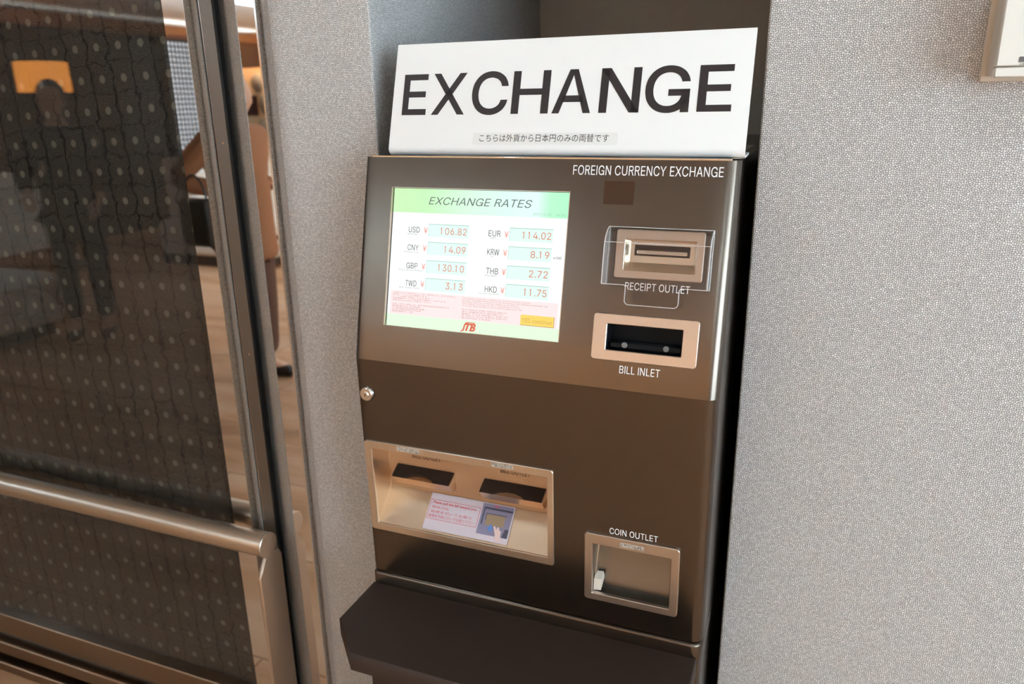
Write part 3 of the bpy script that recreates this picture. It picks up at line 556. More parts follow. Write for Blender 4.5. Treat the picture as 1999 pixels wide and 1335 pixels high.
    'X': '474|-1,-10 99,-10 475,519 375,519 -1,519 99,519 475,-10 375,-10|0,1,2 0,2,3 4,5,6 4,6,7',
    'C': '510|267,-17 245,-16 223,-13 202,-9 182,-2 163,6 145,16 128,28 112,42 97,57 84,73 72,91 61,111 51,132 44,154 38,177 34,202 31,227 30,254 31,281 34,307 38,331 44,355 51,377 61,398 72,417 84,435 97,452 112,467 128,480 145,492 163,502 182,511 202,517 223,522 245,525 267,526 281,525 294,524 306,523 319,520 331,517 343,514 355,510 367,505 378,499 388,493 398,486 408,479 418,471 426,463 435,454 443,444 450,434 456,423 462,412 468,401 473,389 477,376 480,363 485,338 401,338 397,354 394,362 391,369 388,376 385,383 381,389 377,395 372,401 368,406 362,411 357,416 351,420 345,424 339,428 333,431 326,434 319,437 312,439 305,441 298,443 290,444 283,445 275,446 267,446 253,445 239,443 226,440 213,436 201,430 189,424 178,416 167,407 158,397 149,386 141,373 134,359 128,345 123,329 119,312 116,294 114,274 113,254 114,234 116,214 119,196 123,179 128,164 134,149 141,135 149,123 158,112 168,102 178,93 189,85 201,78 213,73 226,68 239,65 253,64 267,63 275,63 283,64 290,65 298,66 305,67 312,69 319,72 326,75 333,78 339,81 345,85 351,89 357,93 362,98 368,103 372,108 377,114 381,120 385,126 388,133 391,140 394,147 397,155 401,170 485,170 480,146 477,133 473,120 468,108 463,97 457,86 450,75 443,65 435,55 427,46 418,38 409,30 399,23 389,16 378,10 367,4 356,-1 344,-5 332,-9 319,-12 307,-14 294,-16 281,-17|35,36,37 35,37,38 34,35,38 34,38,39 34,39,40 33,34,40 33,40,41 33,41,42 32,33,42 32,42,43 31,32,43 31,43,44 31,44,45 30,31,45 30,45,46 30,46,47 29,30,47 29,47,48 28,29,48 28,48,49 28,49,50 27,28,50 27,50,51 27,51,52 26,27,86 86,27,85 85,27,52 84,85,52 83,84,52 26,86,87 82,83,52 81,82,52 81,52,53 26,87,88 80,81,53 79,80,53 26,88,89 78,79,53 77,78,53 26,89,90 25,26,90 76,77,53 76,53,54 75,76,54 25,90,91 74,75,54 73,74,54 25,91,92 73,54,55 72,73,55 24,25,92 24,92,93 71,72,55 71,55,56 70,71,56 24,93,94 69,70,56 69,56,57 68,69,57 23,24,94 23,94,95 67,68,57 66,67,57 66,57,58 23,95,96 65,66,58 22,23,96 65,58,59 64,65,59 22,96,97 63,64,59 63,59,60 62,63,60 22,97,98 21,22,98 61,62,60 21,98,99 20,21,99 20,99,100 20,100,101 19,20,101 19,101,102 18,19,102 18,102,103 18,103,104 17,18,104 17,104,105 16,17,105 16,105,106 15,16,106 15,106,107 15,107,108 14,15,108 144,145,146 144,146,147 14,108,109 143,144,147 13,14,109 13,109,110 142,143,147 142,147,148 141,142,148 13,110,111 140,141,148 140,148,149 12,13,111 139,140,149 12,111,112 139,149,150 138,139,150 137,138,150 12,112,113 11,12,113 137,150,151 136,137,151 135,136,151 11,113,114 134,135,151 134,151,152 133,134,152 11,114,115 10,11,115 132,133,152 132,152,153 10,115,116 131,132,153 130,131,153 10,116,117 129,130,153 129,153,154 128,129,154 9,10,117 9,117,118 127,128,154 126,127,154 9,118,119 125,126,154 124,125,154 9,119,120 124,154,155 123,124,155 122,123,155 9,120,121 121,122,155 9,121,155 8,9,155 8,155,156 8,156,157 7,8,157 7,157,158 7,158,159 6,7,159 6,159,160 5,6,160 5,160,161 5,161,162 4,5,162 4,162,163 4,163,164 3,4,164 3,164,165 3,165,166 2,3,166 2,166,167 1,2,167 1,167,168 1,168,169 0,1,169',
    'H': '517|50,-10 50,519 135,519 135,299 382,299 382,519 467,519 467,-10 382,-10 382,222 135,222 135,-10|0,1,2 0,2,3 4,5,6 4,6,7 0,3,10 10,3,4 10,4,9 9,4,7 0,10,11 8,9,7',
    'A': '480|2,-10 92,-10 262,519 190,519 387,-10 477,-10 290,519 218,519 96,125 383,125 354,205 125,205|0,1,2 0,2,3 4,5,6 4,6,7 8,9,10 8,10,11',
    'N': '523|50,-10 135,-10 135,519 50,519 388,-10 473,-10 473,519 388,519 50,519 150,519 473,-10 373,-10|0,1,2 0,2,3 4,5,6 4,6,7 8,9,10 8,10,11',
    'G': '520|267,-17 245,-16 223,-13 202,-9 182,-2 163,6 145,16 128,28 112,42 97,57 84,73 72,91 61,111 51,132 44,154 38,177 34,202 31,227 30,254 31,281 34,307 38,331 44,355 51,377 61,398 72,417 84,435 97,452 112,467 128,480 145,492 163,502 182,511 202,517 223,522 245,525 267,526 281,525 294,524 306,523 319,520 331,517 343,514 355,510 367,505 378,499 388,493 398,486 408,479 418,471 426,463 435,454 443,444 450,434 456,423 462,412 468,401 473,389 477,376 480,363 485,338 401,338 397,354 394,362 391,369 388,376 385,383 381,389 377,395 372,401 368,406 362,411 357,416 351,420 345,424 339,428 333,431 326,434 319,437 312,439 305,441 298,443 290,444 283,445 275,446 267,446 253,445 239,443 226,440 213,436 201,430 189,424 178,416 167,407 158,397 149,386 141,373 134,359 128,345 123,329 119,312 116,294 114,274 113,254 114,234 116,214 119,196 123,179 128,164 134,149 141,135 149,123 158,112 168,102 178,93 189,85 201,78 213,73 226,68 239,65 253,64 267,63 275,63 283,64 290,65 298,66 305,67 312,69 319,72 326,75 333,78 339,81 345,85 351,89 357,93 362,98 368,103 372,108 377,114 381,120 385,126 388,133 391,140 394,147 397,155 401,170 485,170 480,146 477,133 473,120 468,108 463,97 457,86 450,75 443,65 435,55 427,46 418,38 409,30 399,23 389,16 378,10 367,4 356,-1 344,-5 332,-9 319,-12 307,-14 294,-16 281,-17 404,-10 489,-10 489,254 404,254 270,178 489,178 489,254 270,254|35,36,37 35,37,38 34,35,38 34,38,39 34,39,40 33,34,40 33,40,41 33,41,42 32,33,42 32,42,43 31,32,43 31,43,44 31,44,45 30,31,45 30,45,46 30,46,47 29,30,47 29,47,48 28,29,48 28,48,49 28,49,50 27,28,50 27,50,51 27,51,52 26,27,86 86,27,85 85,27,52 84,85,52 83,84,52 26,86,87 82,83,52 81,82,52 81,52,53 26,87,88 80,81,53 79,80,53 26,88,89 78,79,53 77,78,53 26,89,90 25,26,90 76,77,53 76,53,54 75,76,54 25,90,91 74,75,54 73,74,54 25,91,92 73,54,55 72,73,55 24,25,92 24,92,93 71,72,55 71,55,56 70,71,56 24,93,94 69,70,56 69,56,57 68,69,57 23,24,94 23,94,95 67,68,57 66,67,57 66,57,58 23,95,96 65,66,58 22,23,96 65,58,59 64,65,59 22,96,97 63,64,59 63,59,60 62,63,60 22,97,98 21,22,98 61,62,60 21,98,99 20,21,99 20,99,100 20,100,101 19,20,101 19,101,102 18,19,102 18,102,103 18,103,104 17,18,104 17,104,105 16,17,105 16,105,106 15,16,106 15,106,107 15,107,108 14,15,108 144,145,146 144,146,147 14,108,109 143,144,147 13,14,109 13,109,110 142,143,147 142,147,148 141,142,148 13,110,111 140,141,148 140,148,149 12,13,111 139,140,149 12,111,112 139,149,150 138,139,150 137,138,150 12,112,113 11,12,113 137,150,151 136,137,151 135,136,151 11,113,114 134,135,151 134,151,152 133,134,152 11,114,115 10,11,115 132,133,152 132,152,153 10,115,116 131,132,153 130,131,153 10,116,117 129,130,153 129,153,154 128,129,154 9,10,117 9,117,118 127,128,154 126,127,154 9,118,119 125,126,154 124,125,154 9,119,120 124,154,155 123,124,155 122,123,155 9,120,121 121,122,155 9,121,155 8,9,155 8,155,156 8,156,157 7,8,157 7,157,158 7,158,159 6,7,159 6,159,160 5,6,160 5,160,161 5,161,162 4,5,162 4,162,163 4,163,164 3,4,164 3,164,165 3,165,166 2,3,166 2,166,167 1,2,167 1,167,168 1,168,169 0,1,169 170,171,172 170,172,173 174,175,176 174,176,177',
}}


def glyph_geo(s, face, serif_i=False):
    vs, fs, x = [], [], 0.0
    for ch in s:
        if ch == ' ':
            x += 200
            continue
        adv, pts, tri = GLYPHS[face][ch].split('|')
        base = len(vs)
        vs += [(x + float(p.split(',')[0]), float(p.split(',')[1]), 0) for p in pts.split()]
        fs += [tuple(base + int(i) for i in t.split(',')) for t in tri.split()]
        if serif_i and ch == 'I':
            x0, x1 = min(v[0] for v in vs[base:]), max(v[0] for v in vs[base:])
            for y0, y1 in ((0, 46), (463, 509)):
                b = len(vs)
                vs += [(x0 - 55, y0, 0), (x1 + 55, y0, 0), (x1 + 55, y1, 0), (x0 - 55, y1, 0)]
                fs.append((b, b + 1, b + 2, b + 3))
        x += float(adv)
    return vs, fs


_text_cache = {}


def text_geo(s, offset=0.0, shear=0.0, spacing=1.0):
    key = (s, offset, shear, spacing)
    if key not in _text_cache:
        cu = bpy.data.curves.new('lettering', 'FONT')
        cu.body = s
        cu.size = 1.0
        cu.offset = offset
        cu.shear = shear
        cu.space_character = spacing
        cu.resolution_u = 4
        cu.fill_mode = 'FRONT'
        ob = bpy.data.objects.new('lettering', cu)
        COL.objects.link(ob)
        dg = bpy.context.evaluated_depsgraph_get()
        dg.update()
        me = bpy.data.meshes.new_from_object(ob.evaluated_get(dg))
        vs = [tuple(v.co) for v in me.vertices]
        fs = [tuple(p.vertices) for p in me.polygons]
        bpy.data.objects.remove(ob)
        bpy.data.curves.remove(cu)
        bpy.data.meshes.remove(me)
        _text_cache[key] = (vs, fs)
    return _text_cache[key]


def add_text(bm, s, fr, u0, u1, v0, v1, w, offset=0.0, shear=0.0, spacing=1.0, face=None, serif_i=False):
    if face:
        vs, fs = glyph_geo(s, face, serif_i)
        vs = [(x + y * shear, y, 0) for x, y, z in vs]
    else:
        vs, fs = text_geo(s, offset, shear, spacing)
    if not vs:
        return
    x0, x1 = min(v[0] for v in vs), max(v[0] for v in vs)
    y0, y1 = min(v[1] for v in vs), max(v[1] for v in vs)
    bv = [bm.verts.new(fr.p(u0 + (x - x0) / (x1 - x0) * (u1 - u0), v0 + (y - y0) / (y1 - y0 or 1) * (v1 - v0), w)) for x, y, z in vs]
    for f in fs:
        try:
            bm.faces.new([bv[i] for i in f])
        except ValueError:
            pass


def text(name, s, fr, u0, u1, v0, v1, w, material, parent, **kw):
    bm = bmesh.new()
    add_text(bm, s, fr, u0, u1, v0, v1, w, **kw)
    return finish(name, bm, material, parent, smooth=0, recalc=False)


def quad(bm, fr, pts, w):
    return bm.faces.new([bm.verts.new(fr.p(u, v, w)) for u, v in pts])


def wall_strip(name, prof, z0, z1, material, label=None, u_start=0.0, smooth=40):
    """vertical wall extruded from a plan profile, UV in metres"""
    bm = bmesh.new()
    uv = bm.loops.layers.uv.new('UVMap')
    s = [u_start]
    for a, b in zip(prof, prof[1:]):
        s.append(s[-1] + math.hypot(b[0] - a[0], b[1] - a[1]))
    lo = [bm.verts.new((x, y, z0)) for x, y in prof]
    hi = [bm.verts.new((x, y, z1)) for x, y in prof]
    for i in range(len(prof) - 1):
        f = bm.faces.new((lo[i], lo[i + 1], hi[i + 1], hi[i]))
        for l, c in zip(f.loops, ((s[i], z0), (s[i + 1], z0), (s[i + 1], z1), (s[i], z1))):
            l[uv].uv = c
    return structure(name, bm, material, label, smooth=smooth, recalc=False)


# ------------------------------------------------------------------ room shell
CEIL = 2.5
WY = 1.14                      # plane of the pebbled walls either side of the alcove
MY = 1.155                     # plane of the mirror trims and the glazing
AX0, AX1, AYB = -0.695, -0.084, 1.955
RX1, LX0, BY = 2.6, -8.2, -7.2

bm = bmesh.new()
add_box(bm, WORLD, LX0 - 0.2, RX1 + 0.2, BY - 0.2, 2.2, -0.1, 0.0)
structure('floor', bm, M['floor'], 'pale beige veined stone floor of the lobby', smooth=0)
bm = bmesh.new()
add_box(bm, WORLD, LX0 - 0.2, RX1 + 0.2, BY - 0.2, 2.2, CEIL, CEIL + 0.1)
structure('ceiling', bm, M['ceiling'], 'plain white ceiling of the lobby', smooth=0)

# right of the alcove
prof = [(AX1, AYB), (AX1, WY + 0.004)] + [(AX1 + 0.004 * (1 - math.cos(a)), WY + 0.004 * (1 - math.sin(a))) for a in
                                       [math.radians(d) for d in (20, 45, 70, 90)]] + [(RX1, WY)]
wall_strip('wall_right', prof, 0, CEIL, M['wall'], 'pebbled silver wall to the right of the machine')
# left of the alcove: chamfered edge, rounded nose, flat, then the alcove's own left side
prof = [(-0.954, MY + 0.03), (-0.893, WY + 0.0042)]
for k_ in range(1, 8):
    q = k_ / 7
    prof.append((-0.893 + 0.026 * q, WY + 0.0042 * (1 - q) ** 2))
prof += [(AX0 - 0.003, WY), (AX0 - 0.0008, WY + 0.001), (AX0, WY + 0.004), (AX0, AYB)]
wall_strip('wall_left', prof, 0, CEIL, M['wall'], 'pebbled silver wall between mirror trim and machine', smooth=14)
wall_strip('wall_alcove_back', [(AX0, AYB), (AX1, AYB)], 0, CEIL, M['alcove'], 'dark back wall of the alcove behind the machine')
bm = bmesh.new()
add_box(bm, WORLD, AX0, AX1, WY + 0.06, AYB, 2.0, 2.04)
structure('trim_9', bm, M['alcove'], 'unseen soffit added to darken the alcove', smooth=0)  # closes the alcove out of view, added to make it darker

# jamb strips between the glazing and the left wall, each its own upright
wall_strip('wall_jamb', [(-1.2, MY + 0.065), (-0.90, MY + 0.065)], 0, CEIL, M['black'], 'black backing behind the jamb strips')


def strip(name, x0, x1, y, material, label, depth=0.02, bevel=0.0008):
    bm = bmesh.new()
    uv = bm.loops.layers.uv.new('UVMap')
    add_box(bm, FRONT, x0, x1, 0, CEIL, -(y + depth), -y)
    for f in bm.faces:
        for l in f.loops:
            l[uv].uv = (l.vert.co.x + l.vert.co.y, l.vert.co.z)
    return structure(name, bm, material, label, smooth=0)


strip('trim_1', -1.1345, -1.0835, MY, M['mirror'], 'mirror polished upright beside the dark glazing')
strip('trim_2', -1.0835, -1.0822, MY - 0.0025, M['bright'], 'thin bright edge between mirror and pebbled strip')
wall_strip('trim_3', [(-1.0815 * (MY + 0.040) / MY, MY + 0.040), (-1.0556, MY - 0.001), (-1.0556, MY + 0.06)], 0, CEIL, M['strip'], 'narrow pebbled strip left of the black groove', smooth=20)
strip('trim_10', -1.0556, -1.0483, MY + 0.003, M['black'], 'black sheet standing in for groove shade between pebbled strip and brown jamb', 0.001)  # flat black sheet puts the groove's shade into colour
strip('trim_11', -1.0195, -1.0115, MY + 0.005, M['black'], 'black sheet standing in for groove shade between brown jamb and pebbled strip', 0.001)  # second groove, its shade likewise a black sheet
strip('trim_4', -1.0483, -1.0470, MY - 0.003, M['bright'], 'thin bright edge along the brown jamb')
jamb = strip('door_1', -1.0470, -1.0195, MY - 0.003, M['jamb'], 'smooth brown metal jamb with small screws', 0.02)
bm = bmesh.new()
for z in (1.44, 1.03, 0.62, 0.25):
    cylinder(bm, (-1.031, MY - 0.003, z), (0, -1, 0), 0.0022, 0.0008, 12)
finish('screw', bm, M['chrome'], jamb)
wall_strip('trim_5', [(-1.0115 * (MY + 0.036) / MY, MY + 0.036), (-0.9712, MY - 0.001), (-0.9712, MY + 0.06)], 0, CEIL, M['strip'], 'pebbled strip between black groove and mirror', smooth=20)
strip('trim_6', -0.9712, -0.9300, MY, M['mirror'], 'mirror polished upright beside the silver wall')
strip('trim_7', -0.9300, -0.9262, MY - 0.0025, M['bright'], 'thin pale edge beside the silver wall')

# glazing over the quilted panel
wall_strip('wall_quilted', [(-4.6, MY + 0.022), (-1.1345, MY + 0.022)], 0.0, CEIL, M['quilt'],
           'dark quilted panel with pale dots behind the glass', u_start=-4.6)
win = thing('window_1', (-2.8, MY, 0.1), None, None)
tag(win, 'large fixed pane over the dark quilted panel', None, None, 'structure')
box('pane', FRONT, -4.6, -1.1345, 0.165, CEIL, -(MY + 0.009), -MY, M['glass'], win)
bm = bmesh.new()
add_box(bm, FRONT, -4.6, -1.10, 0.10, 0.165, -(MY + 0.02), -(MY - 0.012), 0.002)
add_box(bm, FRONT, -4.6, -1.10, 0.045, 0.085, -(MY + 0.02), -(MY - 0.03), 0.002)
add_box(bm, FRONT, -4.6, -1.10, 0.0, 0.03, -(MY + 0.02), -(MY - 0.045), 0.002)
finish('bottom_rail', bm, M['bronze'], win)
bm = bmesh.new()
add_box(bm, FRONT, -4.6, -1.10, 0.0, 0.10, -(MY + 0.02), -(MY + 0.0), 0)
finish('sill_channel', bm, M['jamb'], win)
bm = bmesh.new()
add_box(bm, FRONT, LX0, -4.6, 0, CEIL, -(MY + 0.05), -MY)
structure('wall_front', bm, M['lobby_wall'], 'plain warm wall beyond the glazing', smooth=0)

# the lobby behind the camera
bm = bmesh.new()
add_box(bm, WORLD, LX0, RX1, BY - 0.1, BY, 0, CEIL)
structure('wall_rear', bm, M['lobby_wall'], 'warm plaster wall at the back of the lobby', smooth=0)
bm = bmesh.new()
add_box(bm, WORLD, LX0 - 0.1, LX0, BY, WY + 0.05, 0, CEIL)
structure('wall_far_left', bm, M['dark_timber'], 'dark timber panelled wall across the lobby', smooth=0)
# right lobby wall with its window opening
WZ0, WZ1, WYA, WYB = 0.85, 2.25, -2.2, 0.45
bm = bmesh.new()
add_box(bm, WORLD, RX1, RX1 + 0.12, BY, WYA, 0, CEIL)
add_box(bm, WORLD, RX1, RX1 + 0.12, WYB, WY + 0.05, 0, CEIL)
add_box(bm, WORLD, RX1, RX1 + 0.12, WYA, WYB, 0, WZ0)
add_box(bm, WORLD, RX1, RX1 + 0.12, WYA, WYB, WZ1, CEIL)
structure('wall_window', bm, M['ceiling'], 'white wall with the daylight window', smooth=0)
w2 = thing('window_2', (RX1 + 0.06, -0.9, WZ0), None, None)
tag(w2, 'daylight window in the lobby side wall', None, None, 'structure')
bm = bmesh.new()
for y in (WYA + 0.02, -1.32, -0.44, WYB - 0.02):
    add_box(bm, WORLD, RX1 + 0.03, RX1 + 0.09, y - 0.02, y + 0.02, WZ0, WZ1)
add_box(bm, WORLD, RX1 + 0.03, RX1 + 0.09, WYA, WYB, WZ0, WZ0 + 0.04)
add_box(bm, WORLD, RX1 + 0.03, RX1 + 0.09, WYA, WYB, WZ1 - 0.04, WZ1)
finish('window_frame', bm, M['white_plastic'], w2, smooth=0)
box('pane', WORLD, RX1 + 0.055, RX1 + 0.061, WYA + 0.02, WYB - 0.02, WZ0 + 0.02, WZ1 - 0.02, M['glass'], w2, smooth=0)

# timber beam along the far side; ledge and light strip added to brighten the ceiling
bm = bmesh.new()
add_box(bm, WORLD, -7.20, -7.14, -6.85, 1.0, 2.33, 2.43)
add_box(bm, WORLD, -7.50, -7.20, -6.85, 1.0, 2.33, 2.35)
structure('trim_8', bm, M['beam'], 'brown timber beam with an added light ledge under the lobby ceiling', smooth=0)
M['cove'] = emit('lit cove strip', (0.94, 1.0, 1.0, 1), ADDED_COVE)
cove = thing('added_cove_strip', (-7.36, -2.9, 2.35), 'light strip added on a ledge behind the timber beam to brighten the ceiling', 'added light')
box('lit_strip', WORLD, -7.40, -7.32, -6.8, 0.95, 2.360, 2.364, M['cove'], cove, smooth=0)
box('channel', WORLD, -7.42, -7.30, -6.82, 0.97, 2.351, 2.3595, M['white_plastic'], cove, smooth=0)
for y in (-6.6, -4.7, -2.8, -0.9, 0.8):
    bm = bmesh.new()
    cylinder(bm, (-7.46, y, 2.35), (0, 0, 1), 0.006, CEIL - 2.35, 8)
    finish('hanging_rod', bm, M['chrome'], cove)

# recessed ceiling panels, added to raise the lobby's brightness
M['panel'] = emit('lit diffuser', (0.72, 1.0, 1.22, 1), ADDED_PANEL)
for (x, y, lab) in ((1.3, -2.6, 'nearest the daylight window'), (-2.1, -3.4, 'over the middle of the lobby'),
                    (-5.2, -4.4, 'over the white sofa'), (-1.0, -5.6, 'at the back of the lobby'), (-5.4, -1.2, 'near the far end of the glazing')):
    t = thing('added_ceiling_panel', (x, y, CEIL), 'added square white ceiling panel ' + lab, 'ceiling light', 'added ceiling panels')
    bm = bmesh.new()
    add_box(bm, WORLD, x - 0.36, x + 0.36, y - 0.36, y - 0.31, CEIL - 0.012, CEIL)
    add_box(bm, WORLD, x - 0.36, x + 0.36, y + 0.31, y + 0.36, CEIL - 0.012, CEIL)
    add_box(bm, WORLD, x - 0.36, x - 0.31, y - 0.31, y + 0.31, CEIL - 0.012, CEIL)
    add_box(bm, WORLD, x + 0.31, x + 0.36, y - 0.31, y + 0.31, CEIL - 0.012, CEIL)
    finish('frame', bm, M['white_plastic'], t, smooth=0)
    box('diffuser', WORLD, x - 0.31, x + 0.31, y - 0.31, y + 0.31, CEIL - 0.008, CEIL - 0.002, M['panel'], t, smooth=0)

# timber fascia with a warm strip behind it washing the rear wall
bm = bmesh.new()
add_box(bm, WORLD, -7.2, RX1, -6.93, -6.90, 2.30, CEIL)
structure('trim_12', bm, M['beam'], 'timber fascia hiding the warm wall light', smooth=0)
bm = bmesh.new()
add_box(bm, WORLD, LX0, -7.2, -6.98, -6.90, 2.05, CEIL)
structure('trim_13', bm, M['beam'], 'deeper timber fascia in the corner', smooth=0)
M['warm_strip'] = emit('warm light strip', (1.0, 0.74, 0.46, 1), WALLWASH)
wash = thing('wall_washer', (-2.8, -7.05, 2.44), 'long warm light strip behind the timber fascia of the rear wall', 'wall light')
box('lit_strip', WORLD, LX0 + 0.1, RX1 - 0.1, -7.12, -7.02, 2.440, 2.446, M['warm_strip'], wash, smooth=0)
box('housing', WORLD, LX0 + 0.1, RX1 - 0.1, -7.13, -7.01, 2.447, CEIL, M['white_plastic'], wash, smooth=0)

# round downlights over the front of the machine
M['downlight'] = emit('lit downlight', (0.82, 1.0, 1.1, 1), DOWNLIGHT)
for (x, y, lab) in ((0.45, 0.25, 'to the right of the machine'), (-1.15, 0.45, 'above the end of the guard rail')):
    t = thing('ceiling_downlight', (x, y, CEIL), 'small round ceiling downlight ' + lab, 'ceiling light', 'round downlights')
    bm = bmesh.new()
    n_ = 32
    lo_ = [[Vector((x + r_ * math.cos(2 * math.pi * i / n_), y + r_ * math.sin(2 * math.pi * i / n_), z_)) for i in range(n_)]
           for r_, z_ in ((0.115, CEIL), (0.112, CEIL - 0.008), (0.092, CEIL - 0.008), (0.088, CEIL - 0.001))]
    loft(bm, lo_, cap0=False, cap1=False)
    finish('trim_ring', bm, M['white_plastic'], t)
    bm = bmesh.new()
    cylinder(bm, (x, y, CEIL - 0.003), (0, 0, 1), 0.087, 0.002, 32)
    finish('lens', bm, M['downlight'], t)

# hanging troughs added to brighten the ceiling from below
M['uplight'] = emit('lit trough', (0.70, 1.0, 1.24, 1), ADDED_UPLIGHT)
for (x, y, zt, yaw_, lab) in ((-2.9, -3.0, 2.06, 0.0, 'over the middle of the lobby'), (0.9, -3.4, 2.06, 0.0, 'nearest the daylight window'),
                          (-3.9, -5.4, 2.06, 0.0, 'towards the lattice screen'), (-4.85, -3.15, 1.72, 0.84, 'set low and askew near the end of a white sofa')):
    t = thing('added_uplight', (x, y, zt), 'added white hanging uplight trough ' + lab, 'pendant light', 'added uplights')
    tf = Frame((x, y, 0), (math.cos(yaw_), math.sin(yaw_), 0), (-math.sin(yaw_), math.cos(yaw_), 0), (0, 0, 1))
    bm = bmesh.new()
    add_box(bm, tf, -0.70, 0.70, -0.14, 0.14, zt, zt + 0.02)
    add_box(bm, tf, -0.70, 0.70, -0.14, -0.12, zt + 0.02, zt + 0.06)
    add_box(bm, tf, -0.70, 0.70, 0.12, 0.14, zt + 0.02, zt + 0.06)
    add_box(bm, tf, -0.70, -0.68, -0.12, 0.12, zt + 0.02, zt + 0.06)
    add_box(bm, tf, 0.68, 0.70, -0.12, 0.12, zt + 0.02, zt + 0.06)
    finish('trough', bm, M['white_plastic'], t, smooth=0)
    box('lit_strip', tf, -0.66, 0.66, -0.10, 0.10, zt + 0.022, zt + 0.026, M['uplight'], t, smooth=0)
    for dx in (-0.5, 0.5):
        bm = bmesh.new()
        cylinder(bm, tf.p(dx, 0.13, zt + 0.06), (0, 0, 1), 0.004, CEIL - zt - 0.06, 8)
        finish('hanging_rod', bm, M['chrome'], t)

# ------------------------------------------------------------------ currency exchange machine
XL, XR = -0.682, -0.100
W = XR - XL
TOPZ, TOPY = 1.4235, 1.0785
BZ, BYF = 1.108, 1.0
LZ, LYF = 0.705, 1.0105
LU = math.hypot(TOPZ - BZ, TOPY - BYF)
eU = Vector((0, TOPY - BYF, TOPZ - BZ)).normalized()
eL = Vector((0, LYF - BYF, LZ - BZ)).normalized()
UF = Frame((XL, BYF, BZ), (1, 0, 0), eU, Vector((1, 0, 0)).cross(eU))
LF = Frame((XL, BYF, BZ), (1, 0, 0), eL, -Vector((1, 0, 0)).cross(eL))
assert UF.n.y < 0 and LF.n.y < 0

machine = thing('currency_exchange_machine', ((XL + XR) / 2, 1.3, 0.0),
                'brown metal foreign currency exchange machine standing in the alcove', 'exchange machine')

# openings cut in the front (u0, u1, v0, v1)
SCR = (0.0520, 0.3480, 0.0593, 0.2790)
RCP = (0.4335, 0.5360, 0.1700, 0.2160)
BIN = (0.4170, 0.5285, 0.0540, 0.0950)
BOUT = (0.0205, 0.3350, 0.1585, 0.3030)
COIN = (0.4065, 0.5300, 0.2580, 0.3505)


def fy(z):
    return BYF + (TOPY - BYF) * (z - BZ) / (TOPZ - BZ) if z >= BZ else BYF + (LYF - BYF) * (BZ - z) / (BZ - LZ)


def zu(v):
    return BZ + eU.z * v


def zl(v):
    return BZ + eL.z * v


holes = [(a, b, zu(c), zu(d)) for a, b, c, d in (SCR, RCP, BIN)] + [(a, b, zl(d), zl(c)) for a, b, c, d in (BOUT, COIN)]
RR, RLf = 0.018, 0.010
zs = sorted({LZ, TOPZ, BZ} | {z for h in holes for z in h[2:]})
us = sorted({RLf, W - RR} | {u for h in holes for u in h[:2]})
bm = bmesh.new()
vmap = {}


def pv(u, z, dy=0.0):
    k = (round(u, 5), round(z, 5), round(dy, 5))
    if k not in vmap:
        y = fy(z) + (0.0012 if abs(z - BZ) < 1e-6 else 0)
        vmap[k] = bm.verts.new((XL + u, y + dy, z))
    return vmap[k]


left = [(0.0, AYB - 0.1 - 1.0), (0.0, RLf)] + [(RLf - RLf * math.cos(a), RLf - RLf * math.sin(a)) for a in (math.radians(d) for d in (22.5, 45, 67.5))] + [(RLf, 0.0)]
right = [(W - RR, 0.0)] + [(W - RR + RR * math.sin(a), RR - RR * math.cos(a)) for a in (math.radians(d) for d in (15, 30, 45, 60, 75))] + [(W, RR), (W, AYB - 0.1 - 1.0)]
for z0, z1 in zip(zs, zs[1:]):
    for seq in (left, right):
        for (ua, da), (ub, db) in zip(seq, seq[1:]):
            bm.faces.new((pv(ua, z0, da), pv(ub, z0, db), pv(ub, z1, db), pv(ua, z1, da)))
    for ua, ub in zip(us, us[1:]):
        cu_, cz = (ua + ub) / 2, (z0 + z1) / 2
        if any(h[0] < cu_ < h[1] and h[2] < cz < h[3] for h in holes):
            continue
        bm.faces.new((pv(ua, z0), pv(ub, z0), pv(ub, z1), pv(ua, z1)))
# top face and back
ring = left + [(u, 0.0) for u in us[1:-1]] + right
bm.faces.new([pv(u, TOPZ, d) for u, d in ring])
bm.faces.new([pv(u, LZ, d) for u, d in ring][::-1])
for z0, z1 in zip(zs, zs[1:]):
    bm.faces.new((pv(W, z0, AYB - 1.1), pv(0, z0, AYB - 1.1), pv(0, z1, AYB - 1.1), pv(W, z1, AYB - 1.1)))
cabinet = finish('cabinet', bm, M['body'], machine, smooth=35)
_sh = cabinet.data.attributes.get('sharp_edge') or cabinet.data.attributes.new('sharp_edge', 'BOOLEAN', 'EDGE')
for e_ in cabinet.data.edges:                       # crisp crease where the tilted panel meets the upright door
    if all(abs(cabinet.data.vertices[i].co.z - BZ) < 1e-4 for i in e_.vertices):
        _sh.data[e_.index].value = True

# thin pale line of the top sheet's front edge
bm = bmesh.new()
add_box(bm, FRONT, XL + 0.012, XR - 0.012, TOPZ - 0.0015, TOPZ + 0.0025, -(TOPY + 0.35), -(TOPY + 0.001), 0.0008)
finish('top_plate', bm, M['bright'], machine)

# lip under the lower door, and the body below it
bm = bmesh.new()


def rounded_plan(x0, x1, y0, y1, r0, r1):
    pts = [(x0, y1)]
    for i in range(7):
        a = math.radians(90 * i / 6)
        pts.append((x0 + r0 - r0 * math.cos(a), y0 + r0 - r0 * math.sin(a)))
    for i in range(7):
        a = math.radians(90 * i / 6)
        pts.append((x1 - r1 + r1 * math.sin(a), y0 + r1 - r1 * math.cos(a)))
    pts.append((x1, y1))
    return pts


